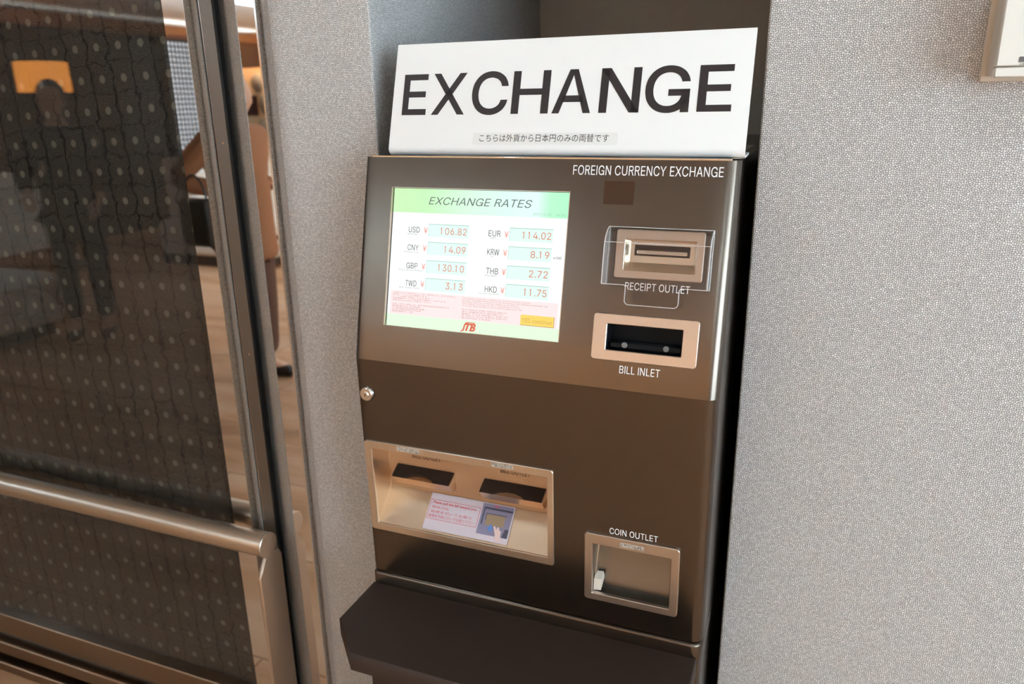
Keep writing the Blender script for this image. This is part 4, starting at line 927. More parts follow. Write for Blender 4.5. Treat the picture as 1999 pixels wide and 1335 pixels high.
pl = lambda off, z: [(x, y, z) for x, y in rounded_plan(XL + off, XR - off, LYF - 0.0055 + off, 1.8, 0.010, 0.018)]
loft(bm, [pl(0, 0.6765), pl(0, 0.6995), pl(0.0008, 0.7018), pl(0.0025, 0.7032)])
finish('lower_lip', bm, M['body'], machine)
bm = bmesh.new()
pl = lambda off, z: [(x, y, z) for x, y in rounded_plan(XL + 0.004, XR - 0.004, LYF + 0.004, 1.78, 0.010, 0.018)]
loft(bm, [pl(0, 0.7), pl(0, 0.7055)])
finish('shadow_gap', bm, M['black'], machine)
bm = bmesh.new()
pl = lambda off, z: [(x, y, z) for x, y in rounded_plan(XL + 0.001, XR - 0.001, LYF - 0.0035, 1.8, 0.010, 0.018)]
loft(bm, [pl(0, 0.0), pl(0, 0.6755)])
finish('lower_cabinet', bm, M['body'], machine)

# shelf in front with a clipped left corner, on a box
bm = bmesh.new()
pts = [(-0.682, LYF - 0.004), (-0.682, 0.897), (-0.6177, 0.829), (-0.168, 0.829), (-0.1065, 0.897), (-0.1065, LYF - 0.004)]


def inset(off):
    c = (-0.394, 0.94)
    return [(x + (off if x < c[0] else -off), y + (off if y < 0.95 else 0)) for x, y in pts]


loft(bm, [[(x, y, 0.648) for x, y in pts], [(x, y, 0.678) for x, y in pts], [(x, y, 0.680) for x, y in inset(0.0016)]])
shelf = finish('shelf', bm, M['base'], machine)
tag(shelf, 'dark brown shelf with clipped corners')
bm = bmesh.new()
add_box(bm, WORLD, -0.5812, -0.2, 0.8305, LYF, 0.0, 0.6485, 0.002)
finish('shelf_support', bm, M['base'], machine)

# lock
bm = bmesh.new()
LC = LF.p(0.0205, 0.0600)
cylinder(bm, LC, LF.n, 0.0128, 0.005, 40, 0.0118, 0.0012)
lock = finish('lock', bm, M['chrome'], machine)
tag(lock, 'round chrome keylock')
bm = bmesh.new()
cylinder(bm, LF.p(0.0205, 0.0600, 0.005), LF.n, 0.0060, 0.0022, 28, 0.0052, 0.0006)
finish('key_barrel', bm, M['steel'], lock)
bm = bmesh.new()
add_box(bm, LF, 0.0198, 0.0212, 0.0575, 0.0625, 0.0070, 0.0076)
finish('keyhole', bm, M['black'], lock, smooth=0)

# heading and captions printed on the front
COND = dict(face='R')
text('heading_print', 'FOREIGN CURRENCY EXCHANGE', UF, 0.3496, 0.5605, 0.3029, 0.3166, 0.0004, M['white_ink'], machine, **COND)
text('bill_inlet_print', 'BILL INLET', UF, 0.4416, 0.4994, 0.0246, 0.0354, 0.0004, M['white_ink'], machine, **COND)
text('receipt_print', 'RECEIPT OUTLET', UF, 0.4395, 0.5300, 0.1435, 0.1543, 0.0004, M['white_ink'], machine, **COND)
text('coin_outlet_print', 'COIN OUTLET', LF, 0.4336, 0.5077, 0.2381, 0.2274, 0.0004, M['white_ink'], machine, **COND)

# smoked sensor window
rplate('sensor_window', UF, 0.3976, 0.4415, 0.2623, 0.2950, 0.0022, -0.001, 0.0006, M['dark_glass'], machine, 0.0003)

# bill inlet
bi = bezel('bill_inlet', UF, (0.3983, 0.5480, 0.0415, 0.1081), (0.4190, 0.5263, 0.0563, 0.0936), 0.0050, 0.0006, 0.0, 0.0030, M['satin'], machine, depth=-0.004)
bm = bmesh.new()
add_box(bm, UF, 0.4172, 0.5283, 0.0545, 0.0948, -0.05, -0.0405)
add_box(bm, UF, 0.4172, 0.4188, 0.0545, 0.0948, -0.0405, -0.003)
add_box(bm, UF, 0.5265, 0.5283, 0.0545, 0.0948, -0.0405, -0.003)
add_box(bm, UF, 0.4188, 0.5265, 0.0545, 0.0562, -0.0405, -0.003)
add_box(bm, UF, 0.4188, 0.5265, 0.0937, 0.0948, -0.0405, -0.003)
add_box(bm, UF, 0.4188, 0.5265, 0.0562, 0.0700, -0.0405, -0.012, 0.004)
finish('inlet_mouth', bm, M['dark_void'], bi)
for u in (0.4432, 0.5028):
    bm = bmesh.new()
    cylinder(bm, UF.p(u, 0.0642, -0.0118), UF.n, 0.0044, 0.0008, 20, 0.0038)
    finish('lens', bm, M['led'], bi)

# receipt outlet: steel plate, recess, slot, clear hood
ro = bezel('receipt_outlet', UF, (0.4218, 0.5450, 0.1600, 0.2285), (0.4350, 0.5345, 0.1712, 0.2146), 0.0035, 0.0008, 0.0, 0.0018, M['satin'], machine, depth=-0.002)
bm = bmesh.new()
a = rrect(0.4345, 0.5350, 0.1707, 0.2151, 0.001)
back = rrect(0.4395, 0.5300, 0.1835, 0.2140, 0.001)
loft(bm, [[UF.p(u, v, -0.001) for u, v in a], [UF.p(u, v, -0.016) for u, v in back]], cap0=False)
finish('receipt_recess', bm, M['steel'], ro, recalc=False)
bm = bmesh.new()
fr = rrect(0.4455, 0.5235, 0.1932, 0.2085, 0.0006)
fi = rrect(0.4475, 0.5215, 0.1950, 0.2068, 0.0006)
loft(bm, [[UF.p(u, v, -0.0160) for u, v in fr], [UF.p(u, v, -0.0152) for u, v in fr], [UF.p(u, v, -0.0152) for u, v in fi], [UF.p(u, v, -0.0158) for u, v in fi]])
slot = finish('receipt_slot', bm, M['base'], ro)
bm = bmesh.new()
add_box(bm, UF, 0.4490, 0.5200, 0.1958, 0.2010, -0.0158, -0.0140, 0.001)
finish('tear_bar', bm, M['bright'], slot)
HU0, HU1, HD = 0.4112, 0.5562, 0.026
T = 0.0022
side = [(0.1497, 0.0), (0.2310, 0.0), (0.2310, 0.0045), (0.2285, 0.010), (0.2230, 0.0165), (0.2160, 0.0220), (0.2080, 0.0250), (0.1980, HD), (0.1497, HD)]
hood = None
bm = bmesh.new()
front = side[2:]
# front skin with the pull tab, as one bent sheet
for seg0, seg1 in zip(front, front[1:]):
    pass
outer = [[UF.p(HU0, v, w), UF.p(HU1, v, w)] for v, w in front]
inner = []
for i, (v, w) in enumerate(front):
    a, b = front[max(i - 1, 0)], front[min(i + 1, len(front) - 1)]
    dv, dw = b[0] - a[0], b[1] - a[1]
    l = math.hypot(dv, dw)
    nv, nw = dw / l, -dv / l
    inner.append([UF.p(HU0, v - nv * T, w - nw * T), UF.p(HU1, v - nv * T, w - nw * T)])
loops = [[o[0], o[1], i_[1], i_[0]] for o, i_ in zip(outer, inner)]
loft(bm, loops)
hood = finish('clear_hood', bm, M['hood'], ro, smooth=60)
for u in (HU0, HU1):
    bm = bmesh.new()
    s = 1 if u == HU0 else -1
    sd = [(0.1500, 0.0004), (0.2285, 0.0004)]
    for i, (v, w) in enumerate(front):
        a, b = front[max(i - 1, 0)], front[min(i + 1, len(front) - 1)]
        dv, dw = b[0] - a[0], b[1] - a[1]
        l = math.hypot(dv, dw)
        if w + dv / l * (T + 0.0003) > 0.0006:
            sd.append((max(v - dw / l * (T + 0.0003), 0.1500), w + dv / l * (T + 0.0003)))
    sheet(bm, [UF.p(u + s * 0.0001, v, w) for v, w in sd], s * T, UF.eu)
    finish('hood_cheek', bm, M['cheek'], hood, smooth=0)


def bead(bm, pts, r, closed=False):
    """thin round bead following a polyline"""
    n = len(pts)
    loops = []
    for i, p_ in enumerate(pts):
        a, b = pts[max(i - 1, 0)], pts[min(i + 1, n - 1)]
        t = (b - a).normalized()
        x = t.orthogonal().normalized() if not loops else None
        nx = UF.eu if abs(t.dot(UF.eu)) < 0.9 else UF.n
        n1 = (nx - t * nx.dot(t)).normalized()
        n2 = t.cross(n1)
        loops.append([p_ + (n1 * math.cos(q) + n2 * math.sin(q)) * r for q in [2 * math.pi * k_ / 6 for k_ in range(6)]])
    loft(bm, loops)


bm = bmesh.new()
for u in (HU0, HU1):
    bead(bm, [UF.p(u, v, w) for v, w in front], 0.0006)
    bead(bm, [UF.p(u, 0.1497, 0.0006), UF.p(u, 0.1497, HD)], 0.0006)
    bead(bm, [UF.p(u, 0.1500, 0.0006), UF.p(u, 0.2310, 0.0006)], 0.0004)
bead(bm, [UF.p(HU0, 0.2310, 0.0045), UF.p(HU1, 0.2310, 0.0045)], 0.0006)
bead(bm, [UF.p(HU0, 0.2080, 0.0251), UF.p(HU1, 0.2080, 0.0251)], 0.0005)
bead(bm, [UF.p(HU0, 0.1497, HD), UF.p(0.4440, 0.1497, HD)], 0.0005)
bead(bm, [UF.p(0.5215, 0.1497, HD), UF.p(HU1, 0.1497, HD)], 0.0005)
tp = [(0.4440, 0.1497), (0.4455, 0.1470)]
for cx_, a0 in ((0.4515, 180), (0.5135, 270)):
    for i in range(6):
        a = math.radians(a0 + 90 * i / 5)
        tp.append((cx_ + 0.006 * math.cos(a), 0.1288 + 0.006 * math.sin(a)))
tp += [(0.5195, 0.1470), (0.5215, 0.1497)]
bead(bm, [UF.p(u, v, HD - T / 2) for u, v in tp], 0.0006)
tag(finish('hood_edge_light', bm, M['edge'], hood), 'pale polished edges of the clear hood')  # beads paint the bright outlines of the hood
bm = bmesh.new()
sheet(bm, [UF.p(u, v, HD - T) for u, v in tp], T, UF.n)
finish('pull_tab', bm, M['hood'], hood, smooth=0)

# bill outlet: steel tray let into the lower door
bo = bezel('bill_outlet', LF, (0.0066, 0.3438, 0.1452, 0.3162), (0.0205, 0.3335, 0.1585, 0.3025), 0.0050, 0.0008, 0.0, 0.0030, M['steel'], machine, depth=-0.001)
tx0, tx1 = XL + 0.0200, XL + 0.3345
TYB, TZJ = 1.056, 0.8540
f0 = LF.p(0, 0.3030)     # front lower edge of the opening
t0 = LF.p(0, 0.1580)
bm = bmesh.new()
P = [(t0.y, t0.z), (TYB, t0.z - 0.004), (TYB, TZJ), (f0.y, f0.z)]
A = [bm.verts.new((tx0, y, z)) for y, z in P]
B = [bm.verts.new((tx1, y, z)) for y, z in P]
for i in range(3):
    bm.faces.new((A[i], A[i + 1], B[i + 1], B[i]))
bm.faces.new(A[::-1])
bm.faces.new(B)
bmesh.ops.bevel(bm, geom=[e for e in bm.edges if len(e.link_faces) == 2], offset=0.0008, segments=2, affect='EDGES')
tray = finish('outlet_tray', bm, M['tray'], bo, recalc=False, smooth=25)
for q, x0 in enumerate((-0.6435, -0.4775)):
    x1 = x0 + 0.1095
    yb, zb, yf, zf = TYB - 0.0005, 0.8990, 1.0325, 0.8862
    n = 14
    bm = bmesh.new()
    c = (x0 + x1) / 2 - 0.004
    xs = [x0] + [c - 0.027 + 0.054 * i / n for i in range(n + 1)] + [x1]
    top, bot = [], []
    tpts = []
    for x in xs:
        tt = 1.0
        if abs(x - c) <= 0.0271:
            tt = 1 - 0.40 * math.sqrt(max(0, 1 - ((x - c) / 0.027) ** 2)) ** 1.3
        tpts.append((x, yb + (yf - yb) * tt, zb + (zf - zb) * tt))
    up = [bm.verts.new((x, yb, zb)) for x in xs]
    lo = [bm.verts.new(p_) for p_ in tpts]
    up2 = [bm.verts.new((x, yb, zb - 0.0012)) for x in xs]
    lo2 = [bm.verts.new((p_[0], p_[1], p_[2] - 0.0012)) for p_ in tpts]
    for i in range(len(xs) - 1):
        bm.faces.new((up[i], up[i + 1], lo[i + 1], lo[i]))
        bm.faces.new((up2[i], lo2[i], lo2[i + 1], up2[i + 1]))
        bm.faces.new((lo[i], lo[i + 1], lo2[i + 1], lo2[i]))
    chute = finish('bill_chute', bm, M['base'], bo, smooth=30)
    for x, s in ((x0, -1), (x1, 1)):
        bm = bmesh.new()
        sheet(bm, [(x, yb, zb + 0.001), (x, yf - 0.002, zf + 0.001), (x, yf, zf - 0.0015), (x, yb, zb - 0.014)], s * 0.0015, (1, 0, 0))
        finish('cheek', bm, M['bright'], chute, smooth=0)
    # pocket under the tongue seen through the finger notch
    bm = bmesh.new()
    sheet(bm, [(x0, yf + 0.0015, zf - 0.002), (x0, yb, zb - 0.004), (x0, yb, 0.866), (x0, yf + 0.012, 0.868)], x1 - x0, (1, 0, 0))
    finish('chute_front', bm, M['tray'], chute, smooth=0)
TB = Frame((0, TYB - 0.0006, 0), (1, 0, 0), (0, 0, 1), (0, -1, 0))
for u0, u1 in ((-0.6150, -0.5600), (-0.4490, -0.3955)):
    text('outlet_print', 'BILL OUTLET', TB, u0, u1, 0.9150, 0.9245, 0.0, M['black_ink'], bo, face='R')


def braille(fr, u0, u1, v0, v1, parent, name='braille_label'):
    bm = bmesh.new()
    add_box(bm, fr, u0, u1, v0, v1, 0.0028, 0.0034)
    b = finish(name, bm, M['braille'], parent, smooth=0)
    bm = bmesh.new()
    rr = random.Random(int(u0 * 1e5))
    cells = 7
    pitch = (u1 - u0 - 0.002) / cells
    for i in range(cells):
        for cc in range(2):
            for r_ in range(3):
                if rr.random() < 0.55:
                    cylinder(bm, fr.p(u0 + 0.0015 + pitch * (i + 0.18 + 0.42 * cc), v0 + (v1 - v0) * (0.22 + 0.28 * r_), 0.0034), fr.n, 0.0007, 0.0006, 8, 0.0004)
    finish('braille_dots', bm, M['black_ink'], b)
    return b


braille(LF, 0.0705, 0.1110, 0.1475, 0.1545, bo)
braille(LF, 0.2410, 0.2775, 0.1475, 0.1545, bo)

# instruction card lying on the sloping tray floor
dc = Vector((0, f0.y - TYB, f0.z - TZJ)).normalized()
CF = Frame((XL, TYB, TZJ), (1, 0, 0), -dc, Vector((0, dc.z, -dc.y)))
if CF.n.z < 0:
    CF.n = -CF.n
bm = bmesh.new()
add_box(bm, CF, 0.1042, 0.2605, -0.0642, -0.0005, 0.0010, 0.0014)
card = finish('instruction_card', bm, M['card'], bo, smooth=0)
tag(card, 'white card with red text and a small picture')
bm = bmesh.new()
cw = 0.0016
for a, b, c, d in ((0.1060, 0.1996, -0.0122, -0.0115), (0.1060, 0.1996, -0.0460, -0.0453), (0.1060, 0.1067, -0.0460, -0.0115), (0.1989, 0.1996, -0.0460, -0.0115)):
    quad(bm, CF, [(a, c), (b, c), (b, d), (a, d)], cw)
finish('red_border', bm, M['red_ink'], card, smooth=0, recalc=False)
bm = bmesh.new()
add_text(bm, 'Please pull the bill toward you.', CF, 0.1110, 0.1935, -0.0200, -0.0140, cw, offset=0.02)
add_text(bm, '\u8acb\u5411\u81ea\u5df1\u62c9\u51fa\u3002', CF, 0.1110, 0.1440, -0.0270, -0.0220, cw)
add_text(bm, '\u7d19\u5e63\u3092\u5f15\u3044\u3066\u304a\u53d6\u308a', CF, 0.1110, 0.1880, -0.0350, -0.0300, cw)
add_text(bm, '\u7d19\u5e63\u3092\u624b\u524d\u306b\u5f15\u3044\u3066\u304a\u53d6\u308a\u4e0b\u3055\u3044', CF, 0.1090, 0.1950, -0.0430, -0.0370, cw)
finish('card_text', bm, M['red_ink'], card, smooth=0, recalc=False)
M['pic_a'] = mat('picture mauve', srgb(128, 120, 142), 0.6)
M['pic_b'] = mat('picture dark frame', srgb(66, 62, 78), 0.6)
M['pic_c'] = mat('picture banknote', srgb(146, 122, 96), 0.6)
M['pic_d'] = mat('picture blue', srgb(88, 128, 190), 0.6)
M['pic_e'] = mat('picture hand', srgb(214, 184, 178), 0.6)
pic = box('picture', CF, 0.2023, 0.2580, -0.0545, -0.0022, 0.0015, 0.0017, M['pic_a'], card, smooth=0)
pw = 0.0019
for nm, mt, polys in (
        ('picture_print', 'pic_b', [[(0.2060, -0.0080), (0.2580, -0.0080), (0.2580, -0.0115), (0.2060, -0.0115)], [(0.2060, -0.0110), (0.2085, -0.0110), (0.2085, -0.0380), (0.2060, -0.0380)],
                                    [(0.2120, -0.0180), (0.2490, -0.0180), (0.2490, -0.0192), (0.2120, -0.0192)], [(0.2120, -0.0192), (0.2131, -0.0192), (0.2131, -0.0300), (0.2120, -0.0300)],
                                    [(0.2510, -0.0400), (0.2580, -0.0400), (0.2580, -0.0545), (0.2480, -0.0545)]]),
        ('picture_note', 'pic_c', [[(0.2135, -0.0196), (0.2470, -0.0196), (0.2470, -0.0380), (0.2135, -0.0380)]]),
        ('picture_arrow', 'pic_d', [[(0.2225, -0.0360), (0.2270, -0.0360), (0.2270, -0.0410), (0.2310, -0.0410), (0.2250, -0.0490), (0.2190, -0.0410), (0.2225, -0.0410)]]),
        ('picture_hand', 'pic_e', [[(0.2300, -0.0385), (0.2330, -0.0375), (0.2365, -0.0430), (0.2375, -0.0385), (0.2405, -0.0385), (0.2420, -0.0440), (0.2450, -0.0430), (0.2470, -0.0620), (0.2390, -0.0620), (0.2355, -0.0500)]])):
    for p_ in polys:
        bm = bmesh.new()
        quad(bm, CF, p_, pw)
        pw += 0.00002
        finish(nm, bm, M[mt], pic, smooth=0, recalc=False)
text('picture_sign', 'BILL', CF, 0.2240, 0.2330, -0.0068, -0.0030, pw, M['red_ink'], pic, offset=0.02)

# coin outlet
co = bezel('coin_outlet', LF, (0.3949, 0.5418, 0.2415, 0.3615), (0.4076, 0.5290, 0.2590, 0.3493), 0.0055, 0.0012, 0.0, 0.0045, M['satin'], machine, depth=-0.002)
braille(Frame(LF.p(0, 0, 0.0015), LF.eu, LF.ev, LF.n), 0.4515, 0.4877, 0.2475, 0.2545, co)
cx0, cx1 = XL + 0.4068, XL + 0.5298
ct, cb = LF.p(0, 0.2582), LF.p(0, 0.3502)
bm = bmesh.new()
P = [(ct.y, ct.z), (ct.y + 0.046, ct.z - 0.004), (ct.y + 0.034, cb.z + 0.022), (cb.y + 0.026, cb.z + 0.010), (cb.y + 0.024, cb.z - 0.006), (cb.y + 0.006, cb.z - 0.006), (cb.y, cb.z)]
A = [bm.verts.new((cx0, y, z)) for y, z in P]
B = [bm.verts.new((cx1, y, z)) for y, z in P]
for i in range(len(P) - 1):
    bm.faces.new((A[i], A[i + 1], B[i + 1], B[i]))
bm.faces.new(A[::-1])
bm.faces.new(B)
finish('coin_cup', bm, M['cup'], co, recalc=False, smooth=20)
bm = bmesh.new()
sheet(bm, [(cx0 + 0.001, cb.y + 0.004, cb.z + 0.001), (cx0 + 0.001, cb.y + 0.026, cb.z + 0.012), (cx0 + 0.001, cb.y + 0.020, cb.z + 0.026), (cx0 + 0.001, cb.y + 0.006, cb.z + 0.020)], 0.012, (1, 0.2, 0))
finish('coin_guide', bm, M['beige_plastic'], co, smooth=0)
bm = bmesh.new()
sheet(bm, [(cx0 + 0.0005, cb.y + 0.012, cb.z + 0.026), (cx0 + 0.0005, cb.y + 0.034, cb.z + 0.022), (cx0 + 0.0005, cb.y + 0.045, ct.z - 0.006), (cx0 + 0.0005, cb.y + 0.034, ct.z - 0.010)], 0.0025, (1, 0, 0))
finish('hinge_plate', bm, M['steel'], co, smooth=0)

# ------------------------------------------------------------------ the screen
SCRW = -0.0060
bez = bmesh.new()
for a, b, c, d, w0, w1 in ((SCR[0], SCR[0] + 0.0012, SCR[2], SCR[3], -0.012, -0.0002), (SCR[1] - 0.0012, SCR[1], SCR[2], SCR[3], -0.012, -0.0002),
                           (SCR[0], SCR[1], SCR[3] - 0.0010, SCR[3], -0.012, -0.0002), (SCR[0], SCR[1], SCR[2], SCR[2] + 0.0004, -0.012, -0.0002)):
    add_box(bez, UF, a, b, c, d, w0, w1)
screen = finish('screen', bez, M['satin'], machine, smooth=0)
E = 1.0
M['s_white'] = emit('screen white', (0.97, 1.0, 0.98, 1), 0.86)


def screen_header():
    m, nt, p = new_mat('screen green header')
    p.inputs['Base Color'].default_value = (0.02, 0.02, 0.02, 1)
    tc = N(nt, 'ShaderNodeTexCoord')
    sx = N(nt, 'ShaderNodeSeparateXYZ')
    nt.links.new(tc.outputs['Object'], sx.inputs[0])
    mr = N(nt, 'ShaderNodeMapRange')
    mr.inputs['From Min'].default_value = XL + 0.0545
    mr.inputs['From Max'].default_value = XL + 0.3455
    nt.links.new(sx.outputs['X'], mr.inputs['Value'])
    r = N(nt, 'ShaderNodeValToRGB')
    cr = r.color_ramp
    cr.elements[0].position = 0.0
    cr.elements[0].color = srgb(206, 246, 188)
    cr.elements[1].position = 1.0
    cr.elements[1].color = srgb(178, 252, 206)
    for pos, c in ((0.2, (200, 248, 190)), (0.45, (218, 255, 228)), (0.66, (222, 255, 244)), (0.83, (228, 255, 250)), (0.90, (184, 255, 208))):
        e = cr.elements.new(pos)
        e.color = srgb(*c)
    nt.links.new(mr.outputs[0], r.inputs['Fac'])
    nt.links.new(r.outputs['Color'], p.inputs['Emission Color'])
    p.inputs['Emission Strength'].default_value = 0.87
    return m


M['s_head'] = screen_header()
M['s_grey'] = emit('screen dark text', srgb(92, 104, 98), 0.87)
M['s_pale'] = emit('screen pale text', srgb(150, 208, 180), 0.87)
M['s_text'] = emit('screen grey text', srgb(62, 64, 62), 0.87)
M['s_red'] = emit('screen red text', srgb(218, 112, 84), 0.87)
M['s_yen'] = emit('screen yen sign', srgb(238, 140, 120), 0.87)
M['s_mint'] = emit('screen mint field', srgb(224, 255, 241), 0.87)
M['s_line'] = emit('screen field edge', srgb(160, 204, 190), 0.87)
M['s_pink'] = emit('screen pink field', srgb(255, 230, 230), 0.87)
M['s_brown'] = emit('screen small print', srgb(176, 120, 112), 0.87)
M['s_foot'] = emit('screen footer', srgb(226, 255, 220), 0.87)
M['s_yellow'] = emit('screen yellow button', srgb(252, 214, 92), 0.87)
M['s_ochre'] = emit('screen button text', srgb(214, 170, 70), 0.87)
M['s_shade'] = emit('screen button edge', srgb(170, 140, 90), 0.87)
M['s_logo'] = emit('screen logo', srgb(216, 92, 60), 0.87)

SU0, SU1, SV0, SV1 = SCR[0] + 0.0022, SCR[1] - 0.0020, SCR[2] + 0.0002, SCR[3] - 0.0014
box('display', UF, SCR[0] + 0.0012, SCR[1] - 0.0012, SCR[2], SCR[3] - 0.001, SCRW - 0.004, SCRW - 0.0002, M['dark_void'], screen, smooth=0)


def sq(name, m, u0, u1, v0, v1, lay):
    bm = bmesh.new()
    quad(bm, UF, [(u0, v0), (u1, v0), (u1, v1), (u0, v1)], SCRW + lay * 0.00008)
    return finish(name, bm, M[m], screen, smooth=0, recalc=False)


sq('page', 's_white', SU0, SU1, SV0, SV1, 1)
sq('header_band', 's_head', SU0, SU1, 0.2402, SV1, 2)
sq('footer_band', 's_foot', SU0, SU1, SV0, 0.0786, 2)
bm = bmesh.new()
quad(bm, UF, [(0.0585, 0.0786), (0.3410, 0.0786), (0.3410, 0.1160), (0.0585, 0.1160)], SCRW + 2 * 0.00008)
finish('notice_field', bm, M['s_pink'], screen, smooth=0, recalc=False)
tw = SCRW + 6 * 0.00008
text('page_heading', 'EXCHANGE RATES', UF, 0.1166, 0.2884, 0.2537, 0.2655, tw, M['s_grey'], screen, shear=0.25, face='R')
text('page_date', '2017.5.10.  16:22', UF, 0.2909, 0.3415, 0.2432, 0.2468, tw, M['s_pale'], screen)
rows = (('USD', 'US Dollar', '106.82', 0.0842, 0.1195, 0.1887, 0.1399, 0.1853, 0), ('CNY', 'Chinese Yuan', '14.09', 0.0842, 0.1195, 0.1887, 0.1484, 0.1853, 1),
        ('GBP', 'Great Britain Pound', '130.10', 0.0842, 0.1195, 0.1887, 0.1397, 0.1848, 2), ('TWD', 'New Taiwan Dollar', '3.13', 0.0842, 0.1195, 0.1887, 0.1551, 0.1848, 3),
        ('EUR', 'EURO', '114.02', 0.2219, 0.2560, 0.3246, 0.2765, 0.3221, 0), ('KRW', 'W', '8.19', 0.2217, 0.2560, 0.3246, 0.2920, 0.3213, 1),
        ('THB', 'Thai Baht', '2.72', 0.2220, 0.2560, 0.3246, 0.2917, 0.3213, 2), ('HKD', 'Hong Kong Dollar', '11.75', 0.2220, 0.2560, 0.3246, 0.2852, 0.3216, 3))
vt = (0.2237, 0.1957, 0.1670, 0.1392)
for code, long, num, uc, b0, b1, n0, n1, r_ in rows:
    v1_ = vt[r_]
    f = sq('rate_field', 's_mint', b0, b1, v1_ - 0.0200, v1_, 3)
    bm = bmesh.new()
    quad(bm, UF, [(b0, v1_ - 0.0010), (b1, v1_ - 0.0010), (b1, v1_), (b0, v1_)], SCRW + 4 * 0.00008)
    quad(bm, UF, [(b0, v1_ - 0.0200), (b0 + 0.0005, v1_ - 0.0200), (b0 + 0.0005, v1_ - 0.001), (b0, v1_ - 0.001)], SCRW + 4 * 0.00008)
    finish('field_edge', bm, M['s_line'], f, smooth=0, recalc=False)
    text('rate_number', num, UF, n0, n1, v1_ - 0.0156, v1_ - 0.0050, tw, M['s_red'], f, face='R')
    text('currency_code', code, UF, uc, uc + 0.0198, v1_ - 0.0146, v1_ - 0.0055, tw, M['s_text'], screen, face='R')
    text('yen_sign', '\u00a5', UF, b0 - 0.0084, b0 - 0.0014, v1_ - 0.0150, v1_ - 0.0060, tw, M['s_yen'], screen, face='R')
    lw = 0.0022 * len(long) if len(long) > 1 else 0.003
    text('currency_name', long, UF, uc + 0.0098 - lw / 2 - 0.002, uc + 0.0098 + lw / 2 - 0.002, v1_ - 0.0182, v1_ - 0.0160, tw, M['s_text'], screen, offset=-0.01)
text('unit_note', 'x100', UF, 0.3273, 0.3403, 0.1805, 0.1842, tw, M['s_text'], screen)
bm = bmesh.new()
jp = ['\u4e00\u5ea6\u6295\u5165\u3055\u308c\u305f\u5916\u8ca8\u306e\u30ad\u30e3\u30f3\u30bb\u30eb\u3001\u8fd4\u5374\u3092\u3059\u308b\u3053\u3068\u306f\u3067\u304d\u307e\u305b\u3093\u3002',
      '\u8868\u793a\u30ec\u30fc\u30c8\u306b\u3088\u308a\u4e21\u66ff\u3057\u307e\u3059\u3002', '\u30ec\u30fc\u30c8\u306f\u5e38\u306b\u5909\u52d5\u3057\u3066\u304a\u308a\u307e\u3059\u3002',
      '\u672c\u4e21\u66ff\u6a5f\u30b5\u30fc\u30d3\u30b9\u306f\u5f53\u793e\u304c\u904b\u55b6\u3057\u3066\u304a\u308a\u307e\u3059\u3002', '\u540c\u610f\u3055\u308c\u308b\u65b9\u306f\u6b21\u3078\u304a\u9032\u307f\u304f\u3060\u3055\u3044\u3002', '',
      '\u60a8\u597d\uff0c\u5916\u5e01\u4e00\u7ecf\u6295\u5165\u540e\uff0c\u5219\u65e0\u6cd5\u53d6\u6d88\u6216\u9000\u8fd8\u6240\u6295\u7684\u5916\u5e01\u3002', '\u6309\u7167\u663e\u793a\u6c47\u7387\u5151\u6362\u3002',
      '\u6c47\u7387\u968f\u65f6\u53d8\u52a8\u656c\u8bf7\u6ce8\u610f\u3002', '\u672c\u673a\u5668\u5151\u6362\u670d\u52a1\u7531\u672c\u516c\u53f8\u8fd0\u8425\u3002', '\u540c\u610f\u8bf7\u6309\u4e0b\u4e00\u6b65\u3002']
wid = (0.112, 0.063, 0.068, 0.096, 0.070, 0, 0.102, 0.052, 0.060, 0.053, 0.040)
for i, (s, w_) in enumerate(zip(jp, wid)):
    if s:
        v = 0.1142 - 0.0030 * i
        add_text(bm, s, UF, 0.0632, 0.0632 + w_, v - 0.0023, v, tw)
finish('notice_text', bm, M['s_brown'], screen, smooth=0, recalc=False)
bm = bmesh.new()
en = ['Transactions cannot be cancelled once currency has been inserted.', 'No cash exchange will be carried out according to the displayed exchange rate.', 'Exchange rates are constantly subject to fluctuation.',
      'This machine exchange service is operated by our firm.', 'To accept these conditions and continue, please press YES.']
wid = (0.112, 0.140, 0.094, 0.096, 0.100)
for i, (s, w_) in enumerate(zip(en, wid)):
    v = 0.1138 - 0.0029 * i
    add_text(bm, s, UF, 0.1858, 0.1858 + w_, v - 0.0022, v, tw)
kr = ['\ud55c \ubc88 \ud22c\uc785\ud558\uc2e0 \uae08\uc561\uc740 \ubc18\ud658\ub418\uc9c0 \uc54a\uc2b5\ub2c8\ub2e4.', '\ud45c\uc2dc \ud658\uc728\uc5d0 \ub530\ub77c \ud658\uc804\ub429\ub2c8\ub2e4.', '\ud658\uc728\uc740 \uc218\uc2dc\ub85c \ubcc0\ub3d9\ub420 \uc218 \uc788\uc2b5\ub2c8\ub2e4.',
      '\ubcf8 \uc11c\ube44\uc2a4\ub294 \ub2f9\uc0ac\uac00 \uc6b4\uc601\ud558\uace0 \uc788\uc2b5\ub2c8\ub2e4.', '\ub3d9\uc758\ud558\uc2dc\uba74 \ub204\ub974\uc138\uc694.']
wid = (0.076, 0.070, 0.078, 0.076, 0.050)
for i, (s, w_) in enumerate(zip(kr, wid)):
    v = 0.0962 - 0.0032 * i
    add_text(bm, s, UF, 0.1862, 0.1862 + w_, v - 0.0025, v, tw)
finish('notice_text', bm, M['s_brown'], screen, smooth=0, recalc=False)
sq('button_edge', 's_shade', 0.2834, 0.3368, 0.0792, 0.0952, 3)
btn = sq('continue_button', 's_yellow', 0.2834, 0.3360, 0.0800, 0.0952, 4)
text('button_text', 'YES continue', UF, 0.2852, 0.3335, 0.0835, 0.0905, tw, M['s_ochre'], btn, offset=0.006)
